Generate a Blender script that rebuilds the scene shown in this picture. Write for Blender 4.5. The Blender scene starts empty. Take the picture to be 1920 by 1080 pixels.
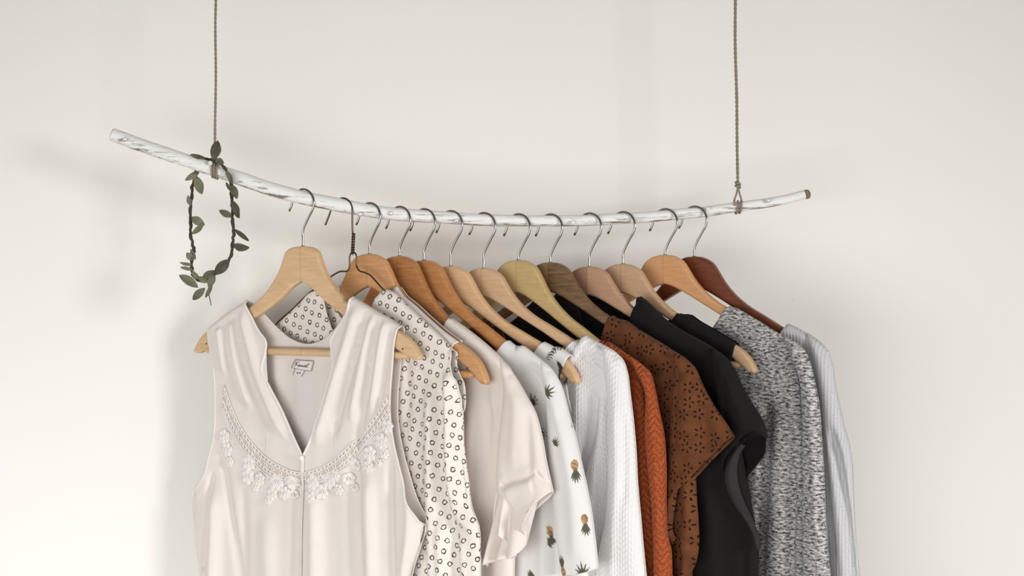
import bpy, bmesh, math, random
import numpy as np
from mathutils import Vector, Matrix, noise as mnoise
from mathutils.geometry import tessellate_polygon

random.seed(7)
SC = bpy.context.scene
COL = SC.collection
PI = math.pi
F = 2816.0                      # focal length in pixels of the 1920 px wide frame
CAM = np.array([0.0, -2.2, 1.5])
WALL_Y = 0.17


def lin(c):
    c = c / 255.0
    return c / 12.92 if c <= 0.04045 else ((c + 0.055) / 1.055) ** 2.4


def rgb(r, g, b):
    return (lin(r), lin(g), lin(b), 1.0)


def at(px, py, y=0.0):
    """point of the photograph on the upright plane at distance y"""
    d = y - CAM[1]
    return np.array([(px - 960) / F * d, y, CAM[2] + (540 - py) / F * d])


# ------------------------------------------------------------------ objects
def tag(o, label=None, cat=None, group=None, kind=None):
    if label: o['label'] = label
    if cat: o['category'] = cat
    if group: o['group'] = group
    if kind: o['kind'] = kind
    return o


def empty(name, loc, rz=0.0):
    o = bpy.data.objects.new(name, None)
    COL.objects.link(o)
    o.location = loc
    o.rotation_euler = (0, 0, rz)
    o.empty_display_size = 0.05
    return o


def mesh_obj(name, verts, faces, mat, parent=None, smooth=True, uv=None, col=None, solid=0.0, flat=None, weld=False):
    me = bpy.data.meshes.new(name)
    me.from_pydata([tuple(map(float, v)) for v in verts], [], faces)
    if uv is not None:
        lay = me.uv_layers.new(name='UVMap')
        vi = np.empty(len(me.loops), dtype=np.int32)
        me.loops.foreach_get('vertex_index', vi)
        lay.data.foreach_set('uv', np.asarray(uv, dtype=np.float32)[vi].ravel())
    if col is not None:
        a = me.color_attributes.new('print', 'FLOAT_COLOR', 'POINT')
        a.data.foreach_set('color', np.asarray(col, dtype=np.float32).ravel())
    if smooth:
        sm = np.ones(len(me.polygons), dtype=bool)
        if flat is not None:
            sm[flat] = False
        me.polygons.foreach_set('use_smooth', sm)
    me.materials.append(mat)
    o = bpy.data.objects.new(name, me)
    COL.objects.link(o)
    if weld:
        bm = bmesh.new(); bm.from_mesh(me)
        bmesh.ops.remove_doubles(bm, verts=bm.verts, dist=0.00005)
        bm.to_mesh(me); bm.free()
    if parent is not None:
        o.parent = parent
    if solid:
        m = o.modifiers.new('thick', 'SOLIDIFY')
        m.thickness = solid; m.offset = 0
    return o


class MB:
    """collects pieces that make ONE mesh"""
    def __init__(s):
        s.v = []; s.f = []

    def add(s, verts, faces):
        n = len(s.v)
        s.v += [tuple(map(float, p)) for p in verts]
        s.f += [tuple(i + n for i in f) for f in faces]

    def tube(s, pts, rad, sides=8, cap=True, closed=False):
        pts = [Vector(map(float, p)) for p in pts]
        n = len(pts)
        rads = rad if hasattr(rad, '__len__') else [rad] * n
        tang = []
        for i in range(n):
            a = pts[(i - 1) % n] if (closed or i > 0) else pts[i]
            b = pts[(i + 1) % n] if (closed or i < n - 1) else pts[i]
            t = (b - a)
            tang.append(t.normalized() if t.length > 1e-9 else Vector((0, 0, 1)))
        up = Vector((0, 1, 0)) if abs(tang[0].y) < 0.8 else Vector((1, 0, 0))
        nrm = (up - tang[0] * up.dot(tang[0])).normalized()
        verts = []
        for i in range(n):
            nrm = (nrm - tang[i] * nrm.dot(tang[i]))
            nrm = nrm.normalized() if nrm.length > 1e-6 else tang[i].orthogonal().normalized()
            b = tang[i].cross(nrm)
            for j in range(sides):
                a = 2 * PI * j / sides
                verts.append(pts[i] + (nrm * math.cos(a) + b * math.sin(a)) * rads[i])
        faces = []
        rng = n if closed else n - 1
        for i in range(rng):
            i2 = (i + 1) % n
            for j in range(sides):
                j2 = (j + 1) % sides
                faces.append((i * sides + j, i * sides + j2, i2 * sides + j2, i2 * sides + j))
        if cap and not closed:
            faces.append(tuple(reversed(range(sides))))
            faces.append(tuple(range((n - 1) * sides, n * sides)))
        s.add(verts, faces)

    def build(s, name, mat, parent=None, smooth=True, **k):
        return mesh_obj(name, s.v, s.f, mat, parent, smooth, **k)


# ------------------------------------------------------------------ curves
def smooth_poly(pts, per=14):
    p = np.asarray(pts, dtype=float)
    if len(p) < 3:
        t = np.linspace(0, 1, per)[:, None]
        return p[0] * (1 - t) + p[-1] * t
    q = np.vstack([2 * p[0] - p[1], p, 2 * p[-1] - p[-2]])
    out = []
    for i in range(1, len(q) - 2):
        p0, p1, p2, p3 = q[i - 1], q[i], q[i + 1], q[i + 2]
        d0 = max(np.linalg.norm(p1 - p0), 1e-9) ** .5
        d1 = max(np.linalg.norm(p2 - p1), 1e-9) ** .5
        d2 = max(np.linalg.norm(p3 - p2), 1e-9) ** .5
        m1 = ((p1 - p0) / d0 - (p2 - p0) / (d0 + d1) + (p2 - p1) / d1) * d1
        m2 = ((p2 - p1) / d1 - (p3 - p1) / (d1 + d2) + (p3 - p2) / d2) * d1
        for t in np.linspace(0, 1, per, endpoint=False):
            h = 2 * t**3 - 3 * t**2 + 1, t**3 - 2 * t**2 + t, -2 * t**3 + 3 * t**2, t**3 - t**2
            out.append(h[0] * p1 + h[1] * m1 + h[2] * p2 + h[3] * m2)
    out.append(p[-1])
    return np.array(out)


def curve(*segs, per=14):
    out = None
    for s in segs:
        c = smooth_poly(s, per)
        out = c if out is None else np.vstack([out, c[1:]])
    return out


def sample(c, t):
    c = np.asarray(c)
    d = np.r_[0, np.cumsum(np.linalg.norm(np.diff(c, axis=0), axis=1))]
    d /= d[-1]
    return np.stack([np.interp(t, d, c[:, k]) for k in range(c.shape[1])], -1)


def seg_dist(P, poly):
    """distance of points P (n,2) to polyline, with the arc fraction of the foot and a signed side"""
    poly = np.asarray(poly)
    best = np.full(len(P), 1e9); frac = np.zeros(len(P))
    L = np.r_[0, np.cumsum(np.linalg.norm(np.diff(poly, axis=0), axis=1))]
    for i in range(len(poly) - 1):
        a, b = poly[i], poly[i + 1]
        ab = b - a
        l2 = max(ab @ ab, 1e-12)
        t = np.clip(((P - a) @ ab) / l2, 0, 1)
        d = np.linalg.norm(P - a - t[:, None] * ab, axis=1)
        m = d < best
        best = np.where(m, d, best)
        frac = np.where(m, (L[i] + t * math.sqrt(l2)) / max(L[-1], 1e-9), frac)
    return best, frac


def sstep(x):
    x = np.clip(x, 0, 1)
    return x * x * (3 - 2 * x)


# ------------------------------------------------------------------ materials
class NT:
    def __init__(s, name):
        s.m = bpy.data.materials.new(name)
        s.m.use_nodes = True
        s.t = s.m.node_tree
        s.t.nodes.clear()
        s.out = s.n('ShaderNodeOutputMaterial')

    def n(s, typ, **kw):
        nd = s.t.nodes.new(typ)
        for k, v in kw.items():
            setattr(nd, k, v)
        return nd

    def l(s, a, b):
        s.t.links.new(a, b)

    def val(s, x, sock):
        if hasattr(x, 'is_output'):
            s.l(x, sock)
        else:
            sock.default_value = x

    def math(s, op, a, b=0.0, c=0.0):
        nd = s.n('ShaderNodeMath', operation=op)
        s.val(a, nd.inputs[0]); s.val(b, nd.inputs[1]); s.val(c, nd.inputs[2])
        return nd.outputs[0]

    def mix(s, f, a, b):
        nd = s.n('ShaderNodeMix', data_type='RGBA')
        s.val(f, nd.inputs[0]); s.val(a, nd.inputs[6]); s.val(b, nd.inputs[7])
        return nd.outputs[2]

    def ramp(s, f, p0, p1, c0=(0, 0, 0, 1), c1=(1, 1, 1, 1)):
        nd = s.n('ShaderNodeValToRGB')
        e = nd.color_ramp.elements
        e[0].position = p0; e[1].position = p1
        e[0].color = c0; e[1].color = c1
        s.val(f, nd.inputs[0])
        return nd.outputs[0]

    def noise(s, vec, scale, detail=3.0, rough=0.5):
        nd = s.n('ShaderNodeTexNoise')
        if vec is not None:
            s.l(vec, nd.inputs['Vector'])
        nd.inputs['Scale'].default_value = scale
        nd.inputs['Detail'].default_value = detail
        nd.inputs['Roughness'].default_value = rough
        return nd.outputs['Fac']

    def coord(s, which, scale=(1, 1, 1), rot=(0, 0, 0)):
        tc = s.n('ShaderNodeTexCoord')
        mp = s.n('ShaderNodeMapping')
        mp.inputs['Scale'].default_value = scale
        mp.inputs['Rotation'].default_value = rot
        s.l(tc.outputs[which], mp.inputs['Vector'])
        return mp.outputs['Vector']

    def sep(s, vec):
        nd = s.n('ShaderNodeSeparateXYZ')
        s.l(vec, nd.inputs[0])
        return nd.outputs

    def bump(s, h, strength=0.3, dist=0.001):
        nd = s.n('ShaderNodeBump')
        nd.inputs['Strength'].default_value = strength
        nd.inputs['Distance'].default_value = dist
        s.l(h, nd.inputs['Height'])
        return nd.outputs['Normal']

    def principled(s, color, rough=0.8, metal=0.0, normal=None, sheen=0.0, spec=0.3, translucent=0.0, coat=0.0):
        p = s.n('ShaderNodeBsdfPrincipled')
        s.val(color, p.inputs['Base Color'])
        s.val(rough, p.inputs['Roughness'])
        p.inputs['Metallic'].default_value = metal
        p.inputs['Sheen Weight'].default_value = sheen
        p.inputs['Specular IOR Level'].default_value = spec
        p.inputs['Coat Weight'].default_value = coat
        if normal is not None:
            s.l(normal, p.inputs['Normal'])
        o = p.outputs[0]
        if translucent > 0:
            t = s.n('ShaderNodeBsdfTranslucent')
            s.val(color, t.inputs['Color'])
            mx = s.n('ShaderNodeMixShader')
            mx.inputs[0].default_value = translucent
            s.l(o, mx.inputs[1]); s.l(t.outputs[0], mx.inputs[2])
            o = mx.outputs[0]
        s.l(o, s.out.inputs[0])
        return s.m


def cloth(name, c, weave=1400.0, strength=0.15, translucent=0.12, mottle=0.012, sheen=0.1):
    t = NT(name)
    uv = t.coord('UV')
    big = t.noise(uv, 45, 3)
    fine = t.noise(t.coord('UV', (1, 2.2, 1)), weave * .5, 2)
    dark = tuple(x * (1 - mottle * 2) for x in c[:3]) + (1,)
    colr = t.mix(t.ramp(big, .3, .7), dark, c)
    return t.principled(colr, .9, normal=t.bump(fine, strength, .0006), sheen=sheen, spec=.15, translucent=translucent)


def wood(name, c, c2=None, left=1.0, gloss=.45, grain=1.0, left_c=None):
    """two glued halves: the left half may have another tone"""
    t = NT(name)
    oc = t.coord('Object', (9, 60, 60), (0, .45, 0))
    g = t.noise(oc, 3.2, 5, .6)
    streak = t.noise(t.coord('Object', (4, 30, 55), (0, .45, 0)), 9, 4, .7)
    c2 = c2 or tuple(x * .72 for x in c[:3]) + (1,)
    k = t.math('MULTIPLY', t.ramp(g, .35, .7), grain)
    base = t.mix(k, c, c2)
    base = t.mix(t.math('MULTIPLY', t.ramp(streak, .55, .75), .35 * grain), base, tuple(x * .55 for x in c2[:3]) + (1,))
    x = t.sep(t.coord('Object'))[0]
    isleft = t.math('LESS_THAN', x, 0.0)
    lc = left_c or tuple(min(1, q * left) for q in c[:3]) + (1,)
    base = t.mix(t.math('MULTIPLY', isleft, .75 if (left != 1.0 or left_c) else 0.0), base, lc)
    seam = t.math('LESS_THAN', t.math('ABSOLUTE', x), .0006)
    base = t.mix(t.math('MULTIPLY', seam, .45), base, tuple(q * .5 for q in c2[:3]) + (1,))
    return t.principled(base, gloss, normal=t.bump(g, .06, .001), spec=.45)


M = {}
WHITE = rgb(243, 235, 228)
M['blouse'] = cloth('ivory_crepe', rgb(243, 235, 230), translucent=.14)
M['lace'] = cloth('ivory_lace', rgb(246, 240, 236), strength=.4, translucent=.1)
M['lace_net'] = cloth('shaded_lace_ground', rgb(226, 213, 203), strength=.5)  # net strip coloured darker for the shadow showing through the openwork
M['cream'] = cloth('cream_crepe', rgb(243, 233, 226), translucent=.12)
M['yoke'] = cloth('sheer_white', rgb(243, 235, 230), translucent=.15)


def knit_white():
    t = NT('white_cable_knit')
    s = t.sep(t.coord('UV'))
    a = t.math('ABSOLUTE', t.math('SUBTRACT', t.math('FRACT', t.math('MULTIPLY', s[0], 52)), .5))
    h = t.math('SINE', t.math('ADD', t.math('MULTIPLY', s[1], 780), t.math('MULTIPLY', a, 11)))
    rib = t.math('SINE', t.math('MULTIPLY', s[0], 1500))
    hh = t.math('ADD', t.math('MULTIPLY', h, .7), t.math('MULTIPLY', rib, .5))
    nz = t.noise(t.coord('UV'), 700, 2)
    c = t.mix(nz, rgb(232, 229, 228), rgb(250, 248, 248))
    return t.principled(c, .95, normal=t.bump(t.math('ADD', hh, nz), .35, .0012), sheen=.2, spec=.1, translucent=.08)


def knit_rust():
    t = NT('rust_cable_knit')
    s = t.sep(t.coord('UV'))
    a = t.math('ABSOLUTE', t.math('SUBTRACT', t.math('FRACT', t.math('MULTIPLY', s[0], 47)), .5))
    h = t.math('SINE', t.math('ADD', t.math('ADD', t.math('MULTIPLY', s[1], 620), t.math('MULTIPLY', a, 13)), t.math('MULTIPLY', t.noise(t.coord('UV'), 90, 3), 9)))
    nz = t.noise(t.coord('UV', (1, 1, 1)), 520, 3)
    k = t.math('ADD', t.math('MULTIPLY', h, .09), nz)
    c = t.mix(t.ramp(k, .25, .75), rgb(118, 54, 28), rgb(192, 98, 58))
    return t.principled(c, .95, normal=t.bump(t.math('ADD', t.math('MULTIPLY', h, .8), nz), .6, .0016), sheen=.05, spec=.1)


def eyelet_brown():
    t = NT('brown_eyelet_cotton')
    uv = t.coord('UV')
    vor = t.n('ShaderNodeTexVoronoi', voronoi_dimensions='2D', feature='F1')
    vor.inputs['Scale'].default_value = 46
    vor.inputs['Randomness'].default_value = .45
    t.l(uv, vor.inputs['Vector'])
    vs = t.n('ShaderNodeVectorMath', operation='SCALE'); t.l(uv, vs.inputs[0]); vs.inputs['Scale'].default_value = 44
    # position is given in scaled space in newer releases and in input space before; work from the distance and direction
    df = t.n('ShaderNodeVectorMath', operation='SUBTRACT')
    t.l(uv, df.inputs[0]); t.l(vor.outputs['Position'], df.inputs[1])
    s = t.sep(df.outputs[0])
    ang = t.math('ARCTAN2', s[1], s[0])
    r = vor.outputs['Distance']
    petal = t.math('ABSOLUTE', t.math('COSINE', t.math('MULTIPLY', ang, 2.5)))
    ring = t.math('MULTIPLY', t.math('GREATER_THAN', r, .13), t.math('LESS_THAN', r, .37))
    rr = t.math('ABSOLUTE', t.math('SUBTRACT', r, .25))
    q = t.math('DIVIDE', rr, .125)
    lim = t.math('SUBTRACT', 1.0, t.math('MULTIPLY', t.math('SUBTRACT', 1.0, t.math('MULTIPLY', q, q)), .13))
    painted_hole = t.math('MULTIPLY', ring, t.math('GREATER_THAN', petal, lim))
    nz = t.noise(uv, 900, 2)
    mot = t.noise(uv, 60, 4)
    c = t.mix(t.ramp(mot, .3, .7), rgb(92, 55, 35), rgb(114, 69, 43))
    c = t.mix(painted_hole, c, rgb(34, 20, 14))  # dark colour stands in for the shade inside open eyelets
    return t.principled(c, .9, normal=t.bump(t.math('SUBTRACT', nz, t.math('MULTIPLY', painted_hole, 2)), .3, .0008), sheen=.05, spec=.1)


def melange():
    t = NT('grey_melange_knit')
    uv = t.coord('UV')
    a = t.noise(t.coord('UV', (140, 360, 1), (0, 0, .12)), 1.0, 2.5, .6)
    b = t.noise(t.coord('UV', (600, 900, 1)), 1.0, 1)
    k = t.math('ADD', t.math('MULTIPLY', a, .75), t.math('MULTIPLY', b, .25))
    c = t.mix(t.ramp(k, .40, .60), rgb(60, 58, 60), rgb(212, 209, 207))
    return t.principled(c, .95, normal=t.bump(b, .4, .001), sheen=.15, spec=.1)


def rib_grey():
    t = NT('light_grey_rib_knit')
    s = t.sep(t.coord('UV'))
    h = t.math('SINE', t.math('MULTIPLY', s[0], 1250))
    nz = t.noise(t.coord('UV', (1, .5, 1)), 800, 2)
    k = t.math('ADD', t.math('MULTIPLY', h, .12), nz)
    c = t.mix(t.ramp(k, .25, .75), rgb(186, 186, 190), rgb(216, 215, 217))
    return t.principled(c, .95, normal=t.bump(h, .22, .001), sheen=.2, spec=.1, translucent=.06)


def rings():
    t = NT('ring_print_cotton')
    uv = t.coord('UV', (1, 1, 1), (0, 0, .35))
    vor = t.n('ShaderNodeTexVoronoi', voronoi_dimensions='2D', feature='F1')
    vor.inputs['Scale'].default_value = 68
    vor.inputs['Randomness'].default_value = .17
    t.l(uv, vor.inputs['Vector'])
    wob = t.math('MULTIPLY', t.math('SUBTRACT', t.noise(uv, 420, 1), .5), .2)
    r = t.math('ADD', vor.outputs['Distance'], wob)
    d = t.math('ABSOLUTE', t.math('SUBTRACT', r, .198))
    ink = t.math('LESS_THAN', d, .05)
    fine = t.noise(t.coord('UV', (1, 2, 1)), 700, 2)
    c = t.mix(ink, rgb(246, 238, 231), rgb(84, 76, 72))
    return t.principled(c, .9, normal=t.bump(fine, .12, .0006), sheen=.1, spec=.15, translucent=.12)


def printed(name):
    t = NT(name)
    a = t.n('ShaderNodeVertexColor', layer_name='print')
    fine = t.noise(t.coord('UV', (1, 2.5, 1)), 500, 3)
    c = t.mix(t.math('MULTIPLY', t.ramp(fine, .35, .7), .10), a.outputs[0], rgb(205, 202, 200))
    return t.principled(c, .92, normal=t.bump(fine, .15, .0006), sheen=.1, spec=.12, translucent=.1)


M['knit_white'] = knit_white()
M['rust'] = knit_rust()
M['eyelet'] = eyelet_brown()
M['melange'] = melange()
M['rib_grey'] = rib_grey()
M['rings'] = rings()
M['pine'] = printed('pineapple_print_jersey')
M['black'] = cloth('black_linen', rgb(31, 27, 28), strength=.4, translucent=0, mottle=.1, sheen=.03)
M['black2'] = cloth('black_cotton', rgb(27, 25, 25), strength=.3, translucent=0, mottle=.08, sheen=.02)
M['facing'] = cloth('charcoal_facing', rgb(52, 50, 51), strength=.3, translucent=0, mottle=.08, sheen=.03)

_m = NT('steel_wire'); M['steel'] = _m.principled(rgb(158, 154, 149), .2, metal=1.0)
_m = NT('dark_wire'); M['dark_wire'] = _m.principled(rgb(104, 92, 80), .38, metal=1.0)
_m = NT('button_pearl'); M['pearl'] = _m.principled(rgb(246, 242, 238), .3, spec=.5)
_m = NT('label_ink'); M['ink'] = _m.principled(rgb(96, 84, 80), .9)
_m = NT('label_cloth'); M['label'] = _m.principled(rgb(232, 226, 221), .8)
_m = NT('label_edge'); M['label_edge'] = _m.principled(rgb(150, 136, 128), .9)


def twine():
    t = NT('grey_jute')
    n1 = t.noise(t.coord('Object', (1, 1, .4)), 900, 3)
    c = t.mix(n1, rgb(112, 100, 88), rgb(176, 162, 146))
    return t.principled(c, .95, normal=t.bump(n1, .5, .0008), spec=.1)


def rod_paint():
    t = NT('whitewashed_branch')
    a = t.noise(t.coord('Object', (7, 90, 90)), 2.2, 6, .65)
    b = t.noise(t.coord('Object', (30, 200, 200)), 2.0, 3, .6)
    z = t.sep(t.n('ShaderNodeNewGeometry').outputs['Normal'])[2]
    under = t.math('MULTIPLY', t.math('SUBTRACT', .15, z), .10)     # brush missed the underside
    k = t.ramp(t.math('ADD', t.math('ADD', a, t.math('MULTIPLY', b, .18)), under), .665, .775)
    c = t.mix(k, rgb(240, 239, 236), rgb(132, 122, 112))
    return t.principled(c, .6, normal=t.bump(t.math('ADD', a, b), .35, .003), spec=.3)


def leafy():
    t = NT('muted_green_leaf')
    n1 = t.noise(t.coord('Object'), 60, 2)
    n2 = t.noise(t.coord('Object'), 9, 1)
    c = t.mix(t.ramp(n1, .35, .7), rgb(76, 71, 60), rgb(106, 103, 84))
    c = t.mix(t.math('MULTIPLY', t.ramp(n2, .5, .7), .6), c, rgb(140, 143, 116))
    return t.principled(c, .6, normal=t.bump(n1, .2, .001), spec=.3)


M['twine'] = twine()
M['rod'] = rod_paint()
M['leaf'] = leafy()
_m = NT('vine_stem'); M['vine'] = _m.principled(rgb(74, 64, 54), .8)
_m = NT('bare_end_grain')
M['endgrain'] = _m.principled(_m.mix(_m.ramp(_m.noise(_m.coord('Object'), 120, 3), .4, .6), rgb(92, 74, 58), rgb(150, 132, 112)), .85)

M['w_beech'] = wood('beech_wood', rgb(222, 188, 148), rgb(206, 166, 122), grain=.8)
M['w_orange'] = wood('honey_wood', rgb(216, 164, 116), rgb(200, 144, 96), gloss=.32)
M['w_amber'] = wood('amber_wood', rgb(190, 132, 82), rgb(164, 108, 64), gloss=.32, left=1.12)
M['w_chestnut'] = wood('chestnut_wood', rgb(200, 140, 88), rgb(176, 118, 70), gloss=.32, left=1.06)
M['w_pale'] = wood('pale_maple', rgb(224, 186, 146), rgb(208, 166, 122), grain=.8, left=.96)
M['w_cream'] = wood('cream_maple', rgb(218, 182, 146), rgb(204, 164, 126), grain=.8, left=.93)
M['w_olive'] = wood('olive_wood', rgb(204, 176, 124), rgb(188, 158, 106), grain=.8, left=.95)
M['w_walnut'] = wood('walnut_wood', rgb(134, 106, 74), rgb(88, 64, 42), grain=1.0, left_c=rgb(148, 118, 86))
M['w_pink'] = wood('rosy_beech', rgb(196, 156, 126), rgb(182, 140, 108), grain=.8, left_c=rgb(160, 122, 96))
M['w_sand'] = wood('sandy_beech', rgb(206, 170, 136), rgb(190, 152, 116), grain=.8, left=.9)
M['w_tan'] = wood('tan_wood', rgb(220, 166, 118), rgb(206, 148, 100), grain=.8, left=.92)
M['w_mahog'] = wood('mahogany_wood', rgb(122, 66, 40), rgb(98, 50, 30), gloss=.35, left=.9)

# ------------------------------------------------------------------ the room
def box(name, lo, hi, mat, kind='structure'):
    x0, y0, z0 = lo; x1, y1, z1 = hi
    v = [(x0, y0, z0), (x1, y0, z0), (x1, y1, z0), (x0, y1, z0), (x0, y0, z1), (x1, y0, z1), (x1, y1, z1), (x0, y1, z1)]
    f = [(0, 3, 2, 1), (4, 5, 6, 7), (0, 1, 5, 4), (1, 2, 6, 5), (2, 3, 7, 6), (3, 0, 4, 7)]
    o = mesh_obj(name, v, f, mat, smooth=False)
    o['kind'] = kind
    return o


def wall_mat():
    t = NT('warm_white_paint')
    oc = t.coord('Object')
    a = t.noise(oc, 2.2, 2)
    b = t.noise(oc, 260, 3)
    spots = t.noise(oc, 34, 2)
    c = t.mix(t.ramp(a, .3, .7), rgb(244, 240, 235), rgb(247, 244, 239))
    c = t.mix(t.math('MULTIPLY', t.ramp(spots, .80, .84), .5), c, rgb(214, 198, 180))
    return t.principled(c, .85, normal=t.bump(b, .12, .0008), spec=.2)


def floor_mat():
    t = NT('pale_floor')
    oc = t.coord('Object', (1, 8, 1))
    g = t.noise(oc, 6, 5)
    return t.principled(t.mix(g, rgb(206, 204, 198), rgb(190, 187, 180)), .5)


_m = NT('ceiling_paint'); CEIL = _m.principled(rgb(150, 146, 140), .9)
WALL = wall_mat()
box('wall_back', (-3.2, WALL_Y, 0), (3.2, WALL_Y + .12, 2.5), WALL)
box('floor', (-3.2, -4.2, -.1), (3.2, WALL_Y + .12, 0), floor_mat())
box('ceiling', (-3.2, -4.2, 2.5), (3.2, WALL_Y + .12, 2.6), CEIL)
_m = NT('baseboard_paint'); BB = _m.principled(rgb(236, 233, 228), .5)
box('baseboard_back', (-3.2, WALL_Y - .015, 0), (3.2, WALL_Y, .09), BB)

# ------------------------------------------------------------------ the rod
ROD_PX = [(212, 253, 12), (255, 268, 12.5), (300, 284, 12.5), (350, 301, 12.5), (400, 318, 12.8), (450, 335, 13), (500, 352, 13),
          (560, 368, 13), (620, 382, 13), (700, 396, 12.2), (780, 404.5, 11.8), (860, 410, 11.3), (940, 413.5, 10.8), (1020, 414.5, 10.5), (1100, 412.5, 10.3),
          (1180, 409, 10.2), (1260, 403, 10), (1330, 396, 9.6), (1400, 386, 9.2), (1460, 376, 8.8), (1514, 364, 8.4)]
rod_c = smooth_poly([(at(a, b)[0], at(a, b)[2], c / 1280.0) for a, b, c in ROD_PX], 8)
rod_root = empty('hanging_rod', (0, 0, 1.6))
tag(rod_root, 'curved whitewashed branch hanging from two cords as a clothes rail', 'clothes rail')
pts = []; rads = []
for i, (x, z, r) in enumerate(rod_c):
    j = .0012 * mnoise.noise(Vector((x * 14, 3, 0)))
    pts.append((x, .0015 * math.sin(x * 9), z - 1.6 + j))
    rads.append(r * (1 + .05 * mnoise.noise(Vector((x * 22, 9, 1)))))
mb = MB(); mb.tube(pts, rads, 20)
for px, py, s in [(395, 306, 1), (676, 402, 1), (733, 400, 1), (856, 414, -1), (1074, 417, 1), (1327, 392, 1), (1440, 377, 1), (235, 262, 1)]:
    p = at(px, py, -.009)
    ring = []
    for q in range(6):
        ring.append((p[0] + .004 * (q / 5 - .5), -.009 - .003 * math.sin(q / 5 * PI), p[2] - 1.6))
    mb.tube(ring, [.0008, .0026, .0034, .0034, .0026, .0008], 8)
mb.build('branch', M['rod'], rod_root)
for e, nx in ((0, 1), (-1, -2)):
    a = Vector(pts[e]); d = (a - Vector(pts[nx])).normalized()
    mb = MB(); mb.tube([a - d * .004, a, a + d * .0025, a + d * .004], [rads[e] * 1.04, rads[e] * 1.05, rads[e] * .9, rads[e] * .4], 20)
    mb.build('cut_end', M['endgrain'] if e else M['rod'], rod_root)


def rodz(X):
    return float(np.interp(X, rod_c[:, 0], rod_c[:, 1])), float(np.interp(X, rod_c[:, 0], rod_c[:, 2]))


# ------------------------------------------------------------------ the cords
def cord(px_top, px_bot, label, knot):
    b = at(px_bot[0], px_bot[1]); z0, r0 = rodz(b[0])
    tx = at(px_top[0], 0)[0]
    topx = b[0] + (tx - b[0]) * (2.5 - b[2]) / max(at(0, 0)[2] - b[2], .01)
    root = empty('twine_cord', (b[0], 0, z0 + r0))
    tag(root, label, 'cord')
    O = np.array([b[0], 0, z0 + r0])
    zend = (b[2] if knot else z0 + r0 + .003)
    A = np.array([topx, 0, 2.5]) - O; B = np.array([b[0], 0, zend]) - O
    mb = MB()
    n = int(np.linalg.norm(A - B) / .0022)
    rr = .0019 if knot else .0016
    for ph in (0, PI):
        P = []
        for i in range(n + 1):
            t = i / n; p = A * (1 - t) + B * t
            p = p + np.array([.0012 * math.sin(t * 31), .001 * math.sin(t * 23 + 1), 0]) * (1 - t) * t * 3
            w = i * .0022 / .013 * 2 * PI + ph
            P.append(p + np.array([math.cos(w), math.sin(w), 0]) * rr * .55)
        mb.tube(P, rr * (.8), 6)
    mb.build('twisted_strands', M['twine'], root)
    # turns round the branch
    mb = MB(); P = []
    turns = 3 if not knot else 2
    for i in range(turns * 24 + 1):
        w = i / 24 * 2 * PI
        x = (i / (turns * 24) - .5) * .010
        zz, r = rodz(O[0] + x)
        P.append((x, math.sin(w) * (r + .0017), zz + math.cos(w) * (r + .0017) - O[2]))
    mb.tube(P, .0016, 6)
    mb.build('loop', M['twine'], root)
    if knot:
        mb = MB()
        for s in (-1, 1):
            mb.tube(smooth_poly([B, B + [s * .002, -.002, -.012], B + [s * .005, -.004 * s, -.024], [s * .004, -.004 * s, .001]], 8), .0014, 6)
        mb.tube(smooth_poly([B + [-.002, -.003, -.01], B + [-.005, -.006, -.02], B + [-.006, -.008, -.031]], 6), [.0011] * 12 + [.0005], 6)
        mb.build('tied_tails', M['twine'], root)
        mb = MB()
        K = [(math.sin(w) * .0032, math.cos(w) * .0032, (w / (4 * PI) - .5) * .009) for w in np.linspace(0, 4 * PI, 40)]
        mb.tube([B + np.array(q) for q in K], .0019, 6)
        mb.build('knot', M['twine'], root)
    else:
        mb = MB()
        K = [(math.sin(w) * .0026, math.cos(w) * .0026, .002 + (w / (4 * PI)) * .006) for w in np.linspace(0, 4 * PI, 40)]
        mb.tube([B + np.array(q) for q in K], .0014, 6)
        mb.build('knot', M['twine'], root)


cord((405, 0), (403, 306), 'thin grey twine cord holding the branch at its left, above the leaf garland', False)
cord((1378, 0), (1383.5, 347), 'thicker braided grey cord with a knot near the right end of the branch', True)

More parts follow.
